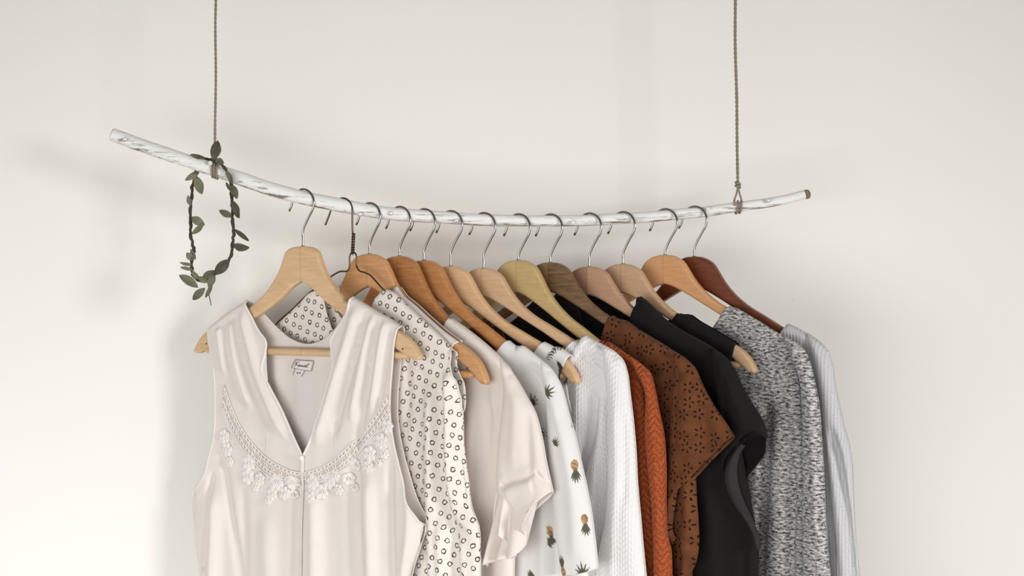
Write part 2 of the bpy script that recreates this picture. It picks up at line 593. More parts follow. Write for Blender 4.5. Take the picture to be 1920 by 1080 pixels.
# ------------------------------------------------------------------ the leaf garland
def garland():
    O = at(405, 300)
    root = empty('leaf_garland', O)
    tag(root, 'looped garland of small muted green leaves hung over the white branch', 'garland')
    path = [(359, 293, .006), (378, 296, .006), (392, 299, .004), (405, 299, -.004), (416, 309, -.013), (428, 328, -.015), (434, 350, -.012), (435, 385, -.010), (437, 420, -.008),
            (437, 450, -.006), (433, 478, -.004), (422, 498, -.002), (408, 511, 0), (392, 520, .003), (376, 527, .006), (363, 517, .010), (359, 498, .013), (363, 472, .016),
            (358, 440, .018), (357, 405, .02), (359, 370, .021), (362, 345, .021), (368, 322, .017), (372, 306, .013)]
    P = [at(a, b, y) - O for a, b, y in path]
    P = smooth_poly(P, 8)
    P = [p + np.array([mnoise.noise(Vector((i * .6, 0, 0))), mnoise.noise(Vector((i * .6, 5, 0))), 0]) * .0014 for i, p in enumerate(P)]
    mb = MB(); mb.tube(P, [.0021 + .0007 * mnoise.noise(Vector((i * .5, 2, 2))) for i in range(len(P))], 7)
    Q = [p + np.array([math.cos(i * .55) * .0024, math.sin(i * .55) * .0024, 0]) for i, p in enumerate(P)]
    mb.tube(Q, .0010, 5)
    mb.tube(smooth_poly([at(398, 528) - O, at(391, 540, -.004) - O, at(396, 573, -.006) - O], 8), [.0012] * 8 + [.0007] * 8 + [.0004], 5)
    mb.build('vine', M['vine'], root)
    leaves = [((400, 299), (409, 264), 21, -.006), ((386, 297), (357, 289), 9, .0), ((404, 300), (420, 306), 13, -.010), ((374, 320), (347, 338), 12, .012), ((366, 330), (379, 364), 18, .016),
              ((357, 385), (353, 366), 9, .018), ((358, 380), (353, 372), 10, .02), ((360, 408), (384, 422), 16, .016), ((360, 438), (383, 420), 13, .014), ((362, 487), (350, 474), 13, .012), ((358, 468), (366, 487), 9, .014),
              ((360, 496), (337, 492), 7, .01), ((361, 506), (338, 501), 7, .01), ((370, 538), (336, 516), 17, .002), ((383, 541), (361, 562), 15, -.002), ((398, 533), (385, 558), 8, -.003),
              ((403, 514), (430, 487), 20, -.006), ((437, 460), (468, 464), 16, -.008), ((439, 430), (467, 452), 9, -.008), ((435, 406), (411, 394), 13, -.012), ((434, 376), (449, 409), 17, -.013),
              ((433, 346), (444, 373), 14, -.014), ((424, 320), (436, 344), 11, -.017), ((380, 522), (404, 508), 13, -.002), ((402, 515), (391, 538), 14, -.004), ((375, 524), (360, 507), 11, .004),
              ((432, 358), (424, 342), 7, -.014), ((372, 520), (392, 528), 12, .0)]
    mb = MB()
    for n, (a, b, w, y) in enumerate(leaves):
        A = Vector(at(a[0], a[1], y) - O); Bq = Vector(at(b[0], b[1], y - .004 - .004 * (n % 3)) - O)
        d = Bq - A; L = d.length; d.normalize()
        side = d.cross(Vector((0, -1, 0))).normalized()
        tw = random.uniform(-.5, .5)
        nrm = d.cross(side)
        side = (side * math.cos(tw) + nrm * math.sin(tw)).normalized(); nrm = side.cross(d)
        W = w / 1280 / 2
        V = []; Fc = []
        NL, NW = 10, 6
        for i in range(NL + 1):
            t = i / NL
            wd = W * (math.sin(PI * min(1, t * .93 + .04)) ** .8) * (1.0 if t < .97 else .4)
            for j in range(NW + 1):
                s = j / NW * 2 - 1
                cup = .28 * W * abs(s) + .10 * L * math.sin(t * PI) * (1 if n % 2 else -.6) + .05 * W * math.sin(t * 14 + s * 3)
                V.append(A + d * (t * L) + side * (s * wd) + nrm * (cup - .1 * W))
        for i in range(NL):
            for j in range(NW):
                q = i * (NW + 1) + j
                Fc.append((q, q + 1, q + NW + 2, q + NW + 1))
        mb.add(V, Fc)
        mb.tube([A + d * (t * L) + nrm * (.10 * L * math.sin(t * PI) * (1 if n % 2 else -.6) - .1 * W) for t in np.linspace(-.05, .95, 9)], .0005, 5)
    mb.build('foliage', M['leaf'], root, solid=.0005)


garland()

# ------------------------------------------------------------------ the hangers
# key: stem px, top of the wood py, yaw in degrees
H = {'1': (568, 462, 33), 'w': (660, 500, 35), '2': (693, 476, 37), '3': (749, 480, 37), '4': (795, 488, 36), '5': (845, 499, 34), '6': (907, 503, 35), '7': (972, 488, 36),
     '8': (1032, 492, 36), '9': (1105, 500, 37), '10': (1168, 495, 38), '11': (1247, 478, 38), '12': (1302, 481, 38)}


class Frame:
    def __init__(s, k):
        px, py, th = H[k]; s.k = k
        s.O = at(px, py, -.0106 if k == 'w' else 0.0); s.th = math.radians(th)
        c, sn = math.cos(s.th), math.sin(s.th)
        s.d = np.array([c, -sn, 0]); s.w = np.array([sn, c, 0])

    def uz(s, px, py, v=0.0):
        r = np.array([(px - 960) / F, 1, (540 - py) / F])
        t = (v - (CAM - s.O) @ s.w) / (r @ s.w)
        P = CAM + r * t - s.O
        return np.array([P @ s.d, P[2]])

    def many(s, pl, v=0.0):
        return np.array([s.uz(a, b, v) for a, b in pl])


FR = {k: Frame(k) for k in H}

UP_R = [(0, 0), (.011, -.0006), (.022, -.004), (.032, -.0105), (.041, -.023), (.052, -.041), (.070, -.062), (.095, -.082), (.13, -.101), (.165, -.119), (.19, -.132), (.207, -.146), (.217, -.161), (.221, -.171)]
LO_R = [(.2185, -.1755), (.210, -.174), (.196, -.161), (.16, -.138), (.12, -.1155), (.08, -.0905), (.045, -.068), (.015, -.051), (0, -.0465)]
UP_1 = [(0, 0), (.012, -.0004), (.024, -.0035), (.031, -.009), (.035, -.018), (.041, -.032), (.054, -.051), (.072, -.070), (.096, -.087), (.13, -.102), (.16, -.114), (.183, -.124), (.198, -.133), (.209, -.145), (.217, -.157)]
LO_1 = [(.214, -.1605), (.205, -.161), (.19, -.154), (.16, -.139), (.12, -.119), (.08, -.100), (.045, -.080), (.015, -.058), (0, -.0515)]


def tipfit(u, short):
    return np.where(np.abs(u) > .11, np.sign(u) * (.11 + (np.abs(u) - .11) * short), u)


def wood_body(up, lo, drop, T=.0062, short=1.0):
    def adj(p):
        u, z = p
        return (u, z if z > -.02 else -.02 + (z + .02) * drop)
    up = smooth_poly([adj(p) for p in up], 4); lo = smooth_poly([adj(p) for p in lo], 4)
    up[:, 0] = tipfit(up[:, 0], short); lo[:, 0] = tipfit(lo[:, 0], short)
    right = np.vstack([up, lo])
    left = right[::-1].copy(); left[:, 0] *= -1
    out = np.vstack([right, left[1:-1]])
    keep = [0]
    for i in range(1, len(out)):
        if np.linalg.norm(out[i] - out[keep[-1]]) > .0012:
            keep.append(i)
    out = out[keep]
    n = len(out)
    tg = np.roll(out, -1, 0) - np.roll(out, 1, 0)
    nn = np.stack([-tg[:, 1], tg[:, 0]], 1); nn /= np.linalg.norm(nn, axis=1)[:, None]
    area = .5 * np.sum(out[:, 0] * np.roll(out[:, 1], -1) - np.roll(out[:, 0], -1) * out[:, 1])
    if area < 0:
        nn = -nn
    prof = [(.0034, -T), (.0016, -T * .93), (.0005, -T * .74), (0, -T * .4), (0, T * .4), (.0005, T * .74), (.0016, T * .93), (.0034, T)]
    V = []; Fc = []
    for ins, y in prof:
        for i in range(n):
            p = out[i] + nn[i] * ins
            V.append((p[0], y, p[1]))
    for a in range(len(prof) - 1):
        for i in range(n):
            j = (i + 1) % n
            Fc.append((a * n + i, a * n + j, (a + 1) * n + j, (a + 1) * n + i))
    caps = len(Fc)
    m = len(V)
    V += V[:n] + V[(len(prof) - 1) * n:len(prof) * n]
    tri = tessellate_polygon([[Vector((V[m + i][0], V[m + i][2], 0)) for i in range(n)]])
    Fc += [(m + a, m + b, m + c) for a, b, c in tri] + [(m + n + c, m + n + b, m + n + a) for a, b, c in tri]
    bm = bmesh.new()
    vs = [bm.verts.new(p) for p in V]
    for i, f in enumerate(Fc):
        fc = bm.faces.new([vs[q] for q in f]); fc.smooth = i < caps
    bmesh.ops.recalc_face_normals(bm, faces=bm.faces)
    me = bpy.data.meshes.new('wooden_body'); bm.to_mesh(me); bm.free()
    return me


DROP = {}


def zup(k, u):
    shape, drop, short = DROP[k]
    up = smooth_poly(UP_1 if shape == '1' else UP_R, 6)
    z = np.interp(abs(u), tipfit(up[:, 0], short), up[:, 1], right=-1.0)
    return z if z > -.02 else -.02 + (z + .02) * drop


def lift(k, S):
    S = smooth_poly(S, 8)
    for p in S:
        if k in DROP and abs(p[0]) < .23:
            p[1] = max(p[1], zup(k, p[0]) + .0042)
    return S


def hook_pts(k, foot=-.004):
    O = FR[k].O
    zr, rr = rodz(O[0])
    top = zr + rr + .0017 - O[2]
    R = .0208
    zc = top - R
    P = []
    P += [(-R * 1.28, 0, zc - .0105), (-R * 1.16, 0, zc - .0065), (-R * 1.05, 0, zc - .002)]
    for a in np.radians(np.linspace(172, -32, 34)):
        P.append((R * math.cos(a), 0, zc + R * math.sin(a)))
    tail = [P[-1], (.0115, 0, zc - R * .95), (.0035, 0, zc - R - .012), (0, 0, zc - R - .020), (0, 0, min(zc - R - .028, foot + .012)), (0, 0, foot)]
    P = P[:-1] + [tuple(q) for q in smooth_poly(tail, 7)]
    return P


def wooden_hanger(k, mat, label, shape='R', drop=1.0, bar=True, T=.0062, short=1.0):
    f = FR[k]
    root = empty('wooden_hanger', f.O, -f.th)
    tag(root, label, 'clothes hanger', 'hangers along the branch rail')
    up, lo = (UP_1, LO_1) if shape == '1' else (UP_R, LO_R)
    DROP[k] = (shape, drop, short)
    me = wood_body(up, lo, drop, T, short)
    me.materials.append(mat)
    o = bpy.data.objects.new('body', me); COL.objects.link(o); o.parent = root
    mb = MB(); mb.tube(hook_pts(k), .00165, 10)
    mb.build('hook', M['steel'], root)
    mb = MB(); mb.tube([(0, 0, .0012), (0, 0, -.001)], [.0030, .0034], 12); mb.build('collar', M['steel'], root)
    if bar:
        zt = -.02 + ((-.155 if shape == '1' else -.163) + .02) * drop
        xe = float(tipfit(np.array([.197]), short)[0])
        mb = MB(); mb.tube([(-xe, 0, zt), (.007 - xe, 0, zt), (xe - .007, 0, zt), (xe, 0, zt)], [.004, .0056, .0056, .004], 14)
        b = mb.build('trouser_bar', mat, root)
        for s in (-1, 1):
            mb = MB()
            mb.tube([(s * (xe - .009), -T - .0006, zt + .009), (s * (xe - .009), -T + .001, zt + .009)], .0013, 8)
            mb.build('dowel_pin', M['dark_wire'], root)
    return root


wooden_hanger('1', M['w_beech'], 'pale beech hanger at the front, holding the ivory V-neck blouse', '1', 1.0)
wooden_hanger('2', M['w_orange'], 'honey wooden hanger right behind the twisted wire hanger, its tip past the ring-print blouse', 'R', 1.05)
wooden_hanger('3', M['w_amber'], 'dark amber wooden hanger holding the cream blouse with ruffled sleeve', 'R', 1.13, short=.82)
wooden_hanger('4', M['w_chestnut'], 'glossy orange-brown hanger holding the pineapple-print tee', 'R', 1.0, short=.82)
wooden_hanger('5', M['w_pale'], 'pale maple hanger whose pointed tip pokes out beside the white sweater', 'R', .93)
wooden_hanger('6', M['w_cream'], 'cream maple hanger holding the white knit sweater', 'R', .82, short=.82)
wooden_hanger('7', M['w_olive'], 'yellowish olive wooden hanger holding the rust cardigan', 'R', 1.05, short=.82)
wooden_hanger('8', M['w_walnut'], 'dark walnut hanger with streaky grain holding the brown eyelet blouse', 'R', .87, short=.82)
wooden_hanger('9', M['w_pink'], 'rosy beech hanger with a darker left half holding the black short-sleeved top', 'R', .82, short=.82)
wooden_hanger('10', M['w_sand'], 'sandy beech hanger whose rounded tip pokes out of the black sleeveless top', 'R', .85)
wooden_hanger('11', M['w_tan'], 'tan wooden hanger holding the grey melange knit', 'R', .84, short=.82)
wooden_hanger('12', M['w_mahog'], 'dark reddish mahogany hanger, last on the right, holding the light grey cardigan', 'R', .88, short=.82)


def wire_hanger():
    f = FR['w']
    root = empty('wire_hanger', f.O, -f.th)
    tag(root, 'thin dark wire hanger with twisted neck, holding the ring-print blouse', 'clothes hanger', 'hangers along the branch rail')
    uc = -.0185
    zr, rr = rodz(f.O[0] + uc * f.d[0]); top = zr + rr + .0016 - f.O[2]
    R = .0195; zc = top - R
    P = [(-.052, 0, zc - .019), (-.046, 0, zc - .008)]
    P += [(uc + R * math.cos(a) * (1.12 if math.cos(a) < 0 else 1.0), 0, zc + R * math.sin(a)) for a in np.radians(np.linspace(158, -8, 18))]
    P += [(.0008, 0, zc - .018), (.0014, 0, zc - .032), (.003, 0, .045), (.003, 0, .030)]
    mb = MB(); mb.tube(smooth_poly(P, 4), .0014, 8); mb.build('hook', M['dark_wire'], root)
    mb = MB()
    for ph in (0, PI):
        mb.tube([(.003 - .002 * (i / 50) + .0016 * math.cos(i * .5 + ph), .0016 * math.sin(i * .5 + ph), .048 - .030 * i / 50) for i in range(51)], .0014, 7)
    mb.build('twisted_neck', M['dark_wire'], root)
    mb = MB()
    R_ = f.many([(661.5, 470), (668, 479), (668, 497), (673, 507), (684, 511), (694, 516), (719, 543), (742, 560), (788, 604), (822, 638), (842, 664)])
    L_ = f.many([(661.5, 470), (656, 479), (655, 500), (651, 508), (638, 509), (623, 517), (600, 535), (580, 549), (548, 580), (520, 605), (508, 622)])
    loop = [(*R_[0][:1], 0, R_[0][1])]
    rr_ = smooth_poly(R_, 5); ll_ = smooth_poly(L_, 5)
    bar = smooth_poly([rr_[-1], rr_[-1] + [-.004, -.010], rr_[-1] + [-.02, -.013], ll_[-1] + [.02, -.013], ll_[-1] + [.004, -.010], ll_[-1]], 6)
    full = np.vstack([rr_, bar[1:], ll_[::-1][1:-1]])
    mb.tube([(p[0], 0, p[1]) for p in full], .0013, 7, closed=True)
    mb.build('frame', M['dark_wire'], root)


wire_hanger()

# ------------------------------------------------------------------ garments
EASE = lambda n, k=.5: (lambda t: t * (1 - k) + k * (.5 - .5 * np.cos(PI * t)))(np.linspace(0, 1, n))
TOPE = lambda n: (lambda t: .55 * t + .45 * t ** 2.2)(np.linspace(0, 1, n))


def coons(T, R, B, L, ns, nt, smode='ease'):
    s = EASE(ns); t = TOPE(nt)
    Ts, Bs = sample(T, s), sample(B, s); Lt, Rt = sample(L, t), sample(R, t)
    S, Tt = np.meshgrid(s, t); S = S[..., None]; Tt = Tt[..., None]
    P = (1 - Tt) * Ts[None] + Tt * Bs[None] + (1 - S) * Lt[:, None] + S * Rt[:, None] \
        - ((1 - S) * (1 - Tt) * Ts[0] + S * (1 - Tt) * Ts[-1] + (1 - S) * Tt * Bs[0] + S * Tt * Bs[-1])
    return P


def relief(P, closed, h, r, folds, seed, auto, noise_amp):
    """cloth depth (positive = away from the garment's middle) over flat points P (n,2)"""
    n = len(P)
    c = np.ones(n)
    for poly, rad in closed:
        if rad == -1:
            continue
        d, _ = seg_dist(P, poly)
        q = np.clip(d / (rad or r), 0, 1)
        c *= np.sqrt(np.clip(1 - (1 - q) ** 2, 0, 1))
    out = np.full(n, h)
    for fo in folds:
        path, w, amp = fo[0], fo[1], fo[2]
        fade = fo[3] if len(fo) > 3 else (.25, .0)
        d, fr = seg_dist(P, path)
        g = np.exp(-(d / w) ** 2)
        env = np.ones(n)
        if fade[0]: env *= sstep(fr / fade[0])
        if fade[1]: env *= sstep((1 - fr) / fade[1])
        out = out + amp * g * env
    rs = np.random.RandomState(seed)
    zt = P[:, 1].max()
    drop = sstep((zt - P[:, 1]) / .25)
    for _ in range(auto[0]):
        fr_, ph, sl = rs.uniform(auto[2], auto[3]), rs.uniform(0, 6.28), rs.uniform(-.35, .35)
        out = out + auto[1] * drop * np.sin(2 * PI * fr_ * (P[:, 0] + sl * P[:, 1] * .4) + ph + 1.3 * np.sin(P[:, 1] * 9 + ph))
    if noise_amp:
        nz = np.array([mnoise.noise(Vector((p[0] * 22, p[1] * 9, seed))) + .5 * mnoise.noise(Vector((p[0] * 55, p[1] * 30, seed + 9))) for p in P])
        out = out + noise_amp * nz
    fl = np.full(n, .0015)
    for poly, rad in closed:
        if rad == -1:
            d, _ = seg_dist(P, poly)
            fl = np.maximum(fl, .0076 * (1 - sstep((d - .009) / .016)))
        if rad == .009:
            d, _ = seg_dist(P, poly)
            fl = np.maximum(fl, .0082 * (1 - sstep((d - .048) / .02)))
    return np.maximum(out, fl) * c


def grid_faces(nt, ns, flip):
    f = []
    for i in range(nt - 1):
        for j in range(ns - 1):
            q = i * ns + j
            a = (q, q + 1, q + ns + 1, q + ns)
            f.append(a[::-1] if flip else a)
    return f


class Sheet:
    pass


def sheet(T, R, B, L, h=.009, r=.012, closed=(), v0=0.0, folds=(), seed=1, auto=(2, .0012, 8, 20), noise_amp=.0008, ns=70, nt=90, side=-1, tilt=None):
    """side -1: facing the viewer, +1: the back layer. returns points (u,v,z) in the hanger's frame"""
    P = coons(T, R, B, L, ns, nt)
    fl = P.reshape(-1, 2)
    d = relief(fl, closed, h, r, folds, seed, auto, noise_amp)
    o = Sheet()
    vv = v0 + side * d
    if tilt is not None:
        vv = vv + tilt(fl)
    o.V = np.stack([fl[:, 0], vv, fl[:, 1]], 1)
    o.uv = fl; o.ns = ns; o.nt = nt
    G = o.V.reshape(nt, ns, 3)
    step = np.r_['1', np.zeros((nt, 1)), np.cumsum(np.linalg.norm(np.diff(G, axis=1)[..., :2], axis=2), axis=1)]
    mid = ns // 2
    tu = step - step[:, mid:mid + 1] + G[:, mid:mid + 1, 0]
    o.tex = np.stack([tu.ravel(), fl[:, 1]], 1)
    o.F = grid_faces(nt, ns, side > 0)
    return o


def both(a, b):
    n = len(a.V)
    return np.vstack([a.V, b.V]), a.F + [tuple(i + n for i in f) for f in b.F], np.vstack([a.tex, b.tex])


def surf(sh, u, z):
    d = (sh.uv[:, 0] - u) ** 2 + (sh.uv[:, 1] - z) ** 2
    i = np.argpartition(d, 4)[:4]
    w = 1 / (d[i] + 1e-8)
    return float((sh.V[i, 1] * w).sum() / w.sum())


def totex(sh, p):
    d = (sh.uv[:, 0] - p[0]) ** 2 + (sh.uv[:, 1] - p[1]) ** 2
    i = int(np.argmin(d))
    return sh.tex[i] + (np.array(p) - sh.uv[i])


def mir(p):
    q = np.array(p, dtype=float)
    u = q[:, 0]
    q[:, 0] = -np.where(u > .19, .19 + (u - .19) * .35, u)     # the far side hangs closer in, next to the wall
    return q


def extend(R, hem):
    R = list(map(np.array, R))
    if R[-1][1] > hem:
        d = R[-1] - R[-2]
        d = d / max(abs(d[1]), 1e-4)
        dz = R[-1][1] - hem
        R.append(R[-1] + np.array([np.clip(d[0], -.15, .15) * dz, -dz]))
    return np.array(R)


def vneck(un, zn, zc, p=2.0, n=15):
    x = np.linspace(-1, 1, n)
    return np.stack([x * un, zc + (zn - zc) * np.abs(x) ** p], 1)


def fold_px(f, lst, v=-.01):
    return [(smooth_poly(f.many(p, v), 5), w, a, *rest) for p, w, a, *rest in lst]


def garment(k, name, label, cat, mat, S, R, hem, neck_f, neck_b, pf=2.0, pb=2.2, h=.009, armpit=0, folds=(), sleeves=(), ns=80, nt=90, auto=(2, .001, 8, 18),
            noise_amp=.0008, neckL=None, group=None, solid=.0011, paint=None, seed=1, h_left=None):
    f = FR[k]
    root = empty(name, f.O, -f.th)
    tag(root, label, cat, group or 'clothes hung along the branch rail')
    Sr = f.many(S, 0); Rr = extend(np.vstack([Sr[-1:], f.many(R, 0)]), hem)
    Rl = mir(Rr)
    un, zn = Sr[0]
    segS = lift(k, Sr); Sr = segS; un, zn = Sr[0]
    segL = mir(segS)
    if neckL:
        q = np.linspace(un, neckL, 12)[1:]
        segL = np.vstack([np.array([(-a, zup(k, a) + .0046) for a in q[::-1]]), segL])

    def neckline(dip, p):
        a, b = segL[0], segS[0]
        x = np.linspace(0, 1, 17)[:, None]
        return a * (1 - x) + b * x - np.array([0, 1.0]) * dip * (1 - np.abs(2 * x - 1) ** p)
    nf = neckline(neck_f, pf); nb = neckline(neck_b, pb)
    B = np.array([Rl[-1], [0, hem - .012], Rr[-1]])
    Rc = smooth_poly(Rr); Lc = smooth_poly(Rl)
    bar = []
    if k in DROP:
        zb = -.02 + (-.143) * DROP[k][1]
        bar = [(np.array([(-.19, zb), (.19, zb)]), -1)]
    cl = bar + [(segS, .009), (segL, .009), (smooth_poly(Rr[armpit:], 6), .016), (smooth_poly(Rl[armpit:], 6), .016)]
    fpx = fold_px(f, folds, -h)
    out = {}
    for nm, nk, side, fo, sd in (('front_panel', nf, -1, fpx, seed), ('back_panel', nb, 1, [], seed + 50)):
        T = np.vstack([segL[::-1], smooth_poly(nk)[1:-1], segS])
        sh = sheet(T, Rc, smooth_poly(B), Lc, h, .012, cl, 0, fo, sd, auto, noise_amp, ns if side < 0 else 56, nt if side < 0 else 60, side)
        colr = paint(f, sh) if paint else None
        o = mesh_obj(nm, sh.V, sh.F, mat, root, uv=sh.tex, col=colr, solid=solid)
        out[nm] = sh
    # edge binding round the neckline
    for sl in sleeves:
        sleeve(f, root, mat, paint=paint, solid=solid, **sl)
    out['root'] = root; out['f'] = f
    return out


def sleeve(f, root, mat, T, L, R, B=None, hem=None, v0=-.004, h=.011, r=.016, folds=(), mirror=True, ns=44, nt=90, name='sleeve', auto=(1, .001, 8, 18), noise_amp=.0008,
           seed=3, paint=None, solid=.0011, open_left=False, m=None):
    Tr = lift(f.k, f.many(T, v0)); Lr = np.vstack([Tr[:1], f.many(L, v0)]); Rr = np.vstack([Tr[-1:], f.many(R, v0)])
    if hem is not None:
        Lr = extend(Lr, hem); Rr = extend(Rr, hem)
    Br = f.many(B, v0) if B else np.array([])
    Bc = np.vstack([Lr[-1:], Br, Rr[-1:]]) if B else np.array([Lr[-1], (Lr[-1] + Rr[-1]) / 2 + [0, -.002], Rr[-1]])
    Tc, Lc, Rc, Bc = smooth_poly(Tr), smooth_poly(Lr), smooth_poly(Rr), smooth_poly(Bc)
    fo = fold_px(f, folds, v0 - h)
    for s in ((1, -1) if mirror else (1,)):
        if s == 1:
            a = (Tc, Rc, Bc, Lc); cl = [(Tc, .011), (Lc, r), (Rc, r)]; ff = fo; q = (ns, nt)
        else:
            a = (mir(Tc)[::-1], mir(Lc), mir(Bc)[::-1], mir(Rc)); cl = [(mir(Tc), .011), (mir(Lc), r), (mir(Rc), r)]; ff = []; q = (30, 50)
        fr = sheet(*a, h, r, cl, v0 if s == 1 else v0 * .5, ff, seed, auto, noise_amp, q[0], q[1], -1)
        bk = sheet(*a, h * .8, r, cl, v0 if s == 1 else v0 * .5, [], seed + 7, auto, noise_amp, q[0], q[1], 1)
        V, Fc, uv = both(fr, bk)
        colr = None
        if paint:
            colr = np.vstack([paint(f, fr), paint(f, bk)])
        mesh_obj(name, V, Fc, m or mat, root, uv=uv, col=colr, solid=solid, weld=colr is None and False)
    return fr


def ribbon(root, name, sh, path, width, mat, off=.0015, n=60, thick=.001, side=-1):
    P = sample(smooth_poly(path), np.linspace(0, 1, n))
    tg = np.gradient(P, axis=0); nn = np.stack([-tg[:, 1], tg[:, 0]], 1); nn /= np.linalg.norm(nn, axis=1)[:, None]
    V = []
    for p, q in zip(P, nn):
        for s in (-1, -.5, 0, .5, 1):
            a = p + q * s * width / 2
            V.append((a[0], surf(sh, *a) + side * off * (1 - .35 * abs(s)), a[1]))
    return mesh_obj(name, V, grid_faces(n, 5, False), mat, root, uv=np.array(V)[:, [0, 2]], solid=thick)


def edge_tube(root, name, pts, rad, mat, off=0.0):
    mb = MB(); mb.tube([(p[0], p[1] + off, p[2]) for p in pts], rad, 7)
    return mb.build(name, mat, root, uv=np.array(mb.v)[:, [0, 2]])


GR = 'clothes hung along the branch rail'


# ---- ivory V-neck blouse
def blouse():
    f = FR['1']; h = .010
    root = empty('sleeveless_blouse', f.O, -f.th)
    tag(root, 'ivory sleeveless V-neck blouse with lace yoke, hung nearest the viewer', 'blouse', GR)
    hem = -.60
    SL = f.many([(397, 612), (420, 593), (443, 577), (464, 564)])          # tip -> neck, left
    SRr = f.many([(664, 557), (684, 569), (705, 582), (730, 596), (753, 611)])
    SL = lift('1', SL); SRr = lift('1', SRr)
    NK = np.vstack([f.many([(464, 564), (472, 595), (484, 619), (499, 641), (498, 660), (491, 693), (505, 723), (528, 768), (552, 822), (568, 856)], -h)])
    NK2 = f.many([(568, 856), (582, 826), (600, 776), (616, 722), (627, 681), (624, 660), (620, 640), (630, 620), (650, 588), (664, 557)], -h)
    NK[0] = SL[-1]; NK2[-1] = SRr[0]
    Lp = f.many([(397, 612), (402, 650), (410, 700), (412, 750), (410, 815), (402, 850), (391, 893), (369, 922), (368, 994), (374, 1050), (378, 1080)])
    Rp = f.many([(753, 611), (747, 640), (744, 680), (739, 762), (744, 818), (757, 878), (773, 935), (796, 984), (788, 1022), (771, 1080)])
    Lp = extend(Lp, hem); Rp = extend(Rp, hem)
    Bc = smooth_poly([Lp[-1], [-.05, hem - .01], [.05, hem - .01], Rp[-1]])
    T = curve(SL, NK, NK2, SRr)
    cl = [(np.array([(-.19, -.155), (.19, -.155)]), -1), (smooth_poly(SL), .009), (smooth_poly(SRr), .009), (smooth_poly(Lp[7:], 6), .014), (smooth_poly(Rp[7:], 6), .014)]
    V_, R_ = -1, 1
    fo = fold_px(f, [
        ([(440, 590), (447, 640), (462, 700), (486, 760), (515, 815)], .0075, -.0050, (.05, .15)),
        ([(424, 600), (428, 650), (440, 710), (462, 775)], .006, -.0040, (.05, .2)),
        ([(452, 578), (468, 640), (484, 700), (512, 770), (540, 830)], .007, .0040, (.1, .15)),
        ([(433, 596), (438, 650), (450, 705), (474, 770)], .006, .0035, (.1, .2)),
        ([(410, 612), (416, 660), (424, 710)], .005, .003, (.1, .3)),
        ([(690, 580), (672, 640), (655, 700), (636, 770), (622, 830)], .007, -.0050, (.05, .15)),
        ([(710, 592), (697, 650), (688, 720), (676, 790), (672, 850)], .007, -.0055, (.05, .1)),
        ([(735, 610), (725, 660), (716, 720), (704, 780)], .006, -.0032, (.05, .2)),
        ([(672, 570), (652, 640), (630, 710), (606, 790), (590, 840)], .008, .0042, (.1, .15)),
        ([(700, 590), (684, 660), (670, 730), (656, 800)], .006, .0036, (.1, .2)),
        ([(722, 600), (712, 660), (703, 720), (694, 780)], .005, .003, (.1, .2)),
        # lower body
        ([(560, 875), (556, 950), (552, 1080), (548, 1200)], .009, -.0075, (.15, 0)),
        ([(590, 900), (592, 980), (592, 1080), (590, 1200)], .013, .0060, (.2, 0)),
        ([(664, 830), (664, 900), (664, 980), (668, 1080), (672, 1200)], .011, -.0085, (.2, 0)),
        ([(692, 870), (694, 960), (698, 1080), (700, 1200)], .011, .0050, (.2, 0)),
        ([(731, 840), (731, 930), (734, 1080), (736, 1200)], .007, -.0055, (.15, 0)),
        ([(410, 832), (424, 900), (432, 960), (450, 1080), (460, 1200)], .007, -.0050, (.1, 0)),
        ([(405, 900), (406, 980), (402, 1080), (400, 1200)], .012, .0070, (.2, 0)),
        ([(455, 900), (458, 980), (460, 1080)], .008, -.0030, (.3, 0)),
        ([(500, 940), (502, 1010), (504, 1080), (504, 1200)], .016, .0035, (.3, 0)),
        ([(398, 882), (388, 960), (378, 1062)], .005, -.0070, (.1, 0)),
        ([(764, 900), (768, 980), (760, 1080)], .009, .004, (.2, 0)),
    ], -h)
    fo = [(p_, w_, a_ * (1.4 if a_ < 0 else 1.9), *r_) for p_, w_, a_, *r_ in fo]
    fr = sheet(T, smooth_poly(Rp), Bc, smooth_poly(Lp), h, .012, cl, 0, fo, 11, (2, .0003, 12, 26), .0004, 190, 190, -1)
    mesh_obj('front_panel', fr.V, fr.F, M['blouse'], root, uv=fr.tex, solid=.0009)
    BK = f.many([(464, 564), (478, 574), (497, 592), (520, 616), (545, 636), (575, 646), (603, 640), (625, 622), (647, 590), (664, 557)], h)
    BK[0] = SL[-1]; BK[-1] = SRr[0]
    bk = sheet(curve(SL, BK, SRr), smooth_poly(Rp), Bc, smooth_poly(Lp), h, .012, cl, 0,
               fold_px(f, [([(600, 650), (606, 740), (600, 860)], .01, .004, (.2, .2)), ([(520, 650), (524, 740), (540, 820)], .01, -.003, (.2, .2)), ([(560, 650), (566, 740), (570, 820)], .012, -.003, (.2, .2))], h),
               12, (2, .0010, 8, 20), .0008, 90, 90, 1)
    mesh_obj('back_panel', bk.V, bk.F, M['blouse'], root, uv=bk.tex, solid=.0009)
    # bindings
    nk = np.vstack([smooth_poly(NK), smooth_poly(NK2)[1:]])
    edge_tube(root, 'neck_binding', [(p[0], surf(fr, *p) - .0004, p[1]) for p in nk[::2]], .0017, M['lace'])
    edge_tube(root, 'back_neck_binding', [(p[0], surf(bk, *p), p[1]) for p in smooth_poly(BK)[4:-4:2]], .0012, M['lace'])
    for P in (Lp[:8], Rp[:8]):
        q = smooth_poly(P, 6)
        edge_tube(root, 'armhole_binding', [(p[0], surf(fr, *p), p[1]) for p in q], .0016, M['blouse'])
    ribbon(root, 'placket', fr, f.many([(568.5, 856), (566, 930), (564, 1000), (563, 1080), (562, 1200)], -h), .0085, M['blouse'], .0032)
    p = f.uz(569, 858, -h)
    mb = MB(); y = surf(fr, *p) - .005
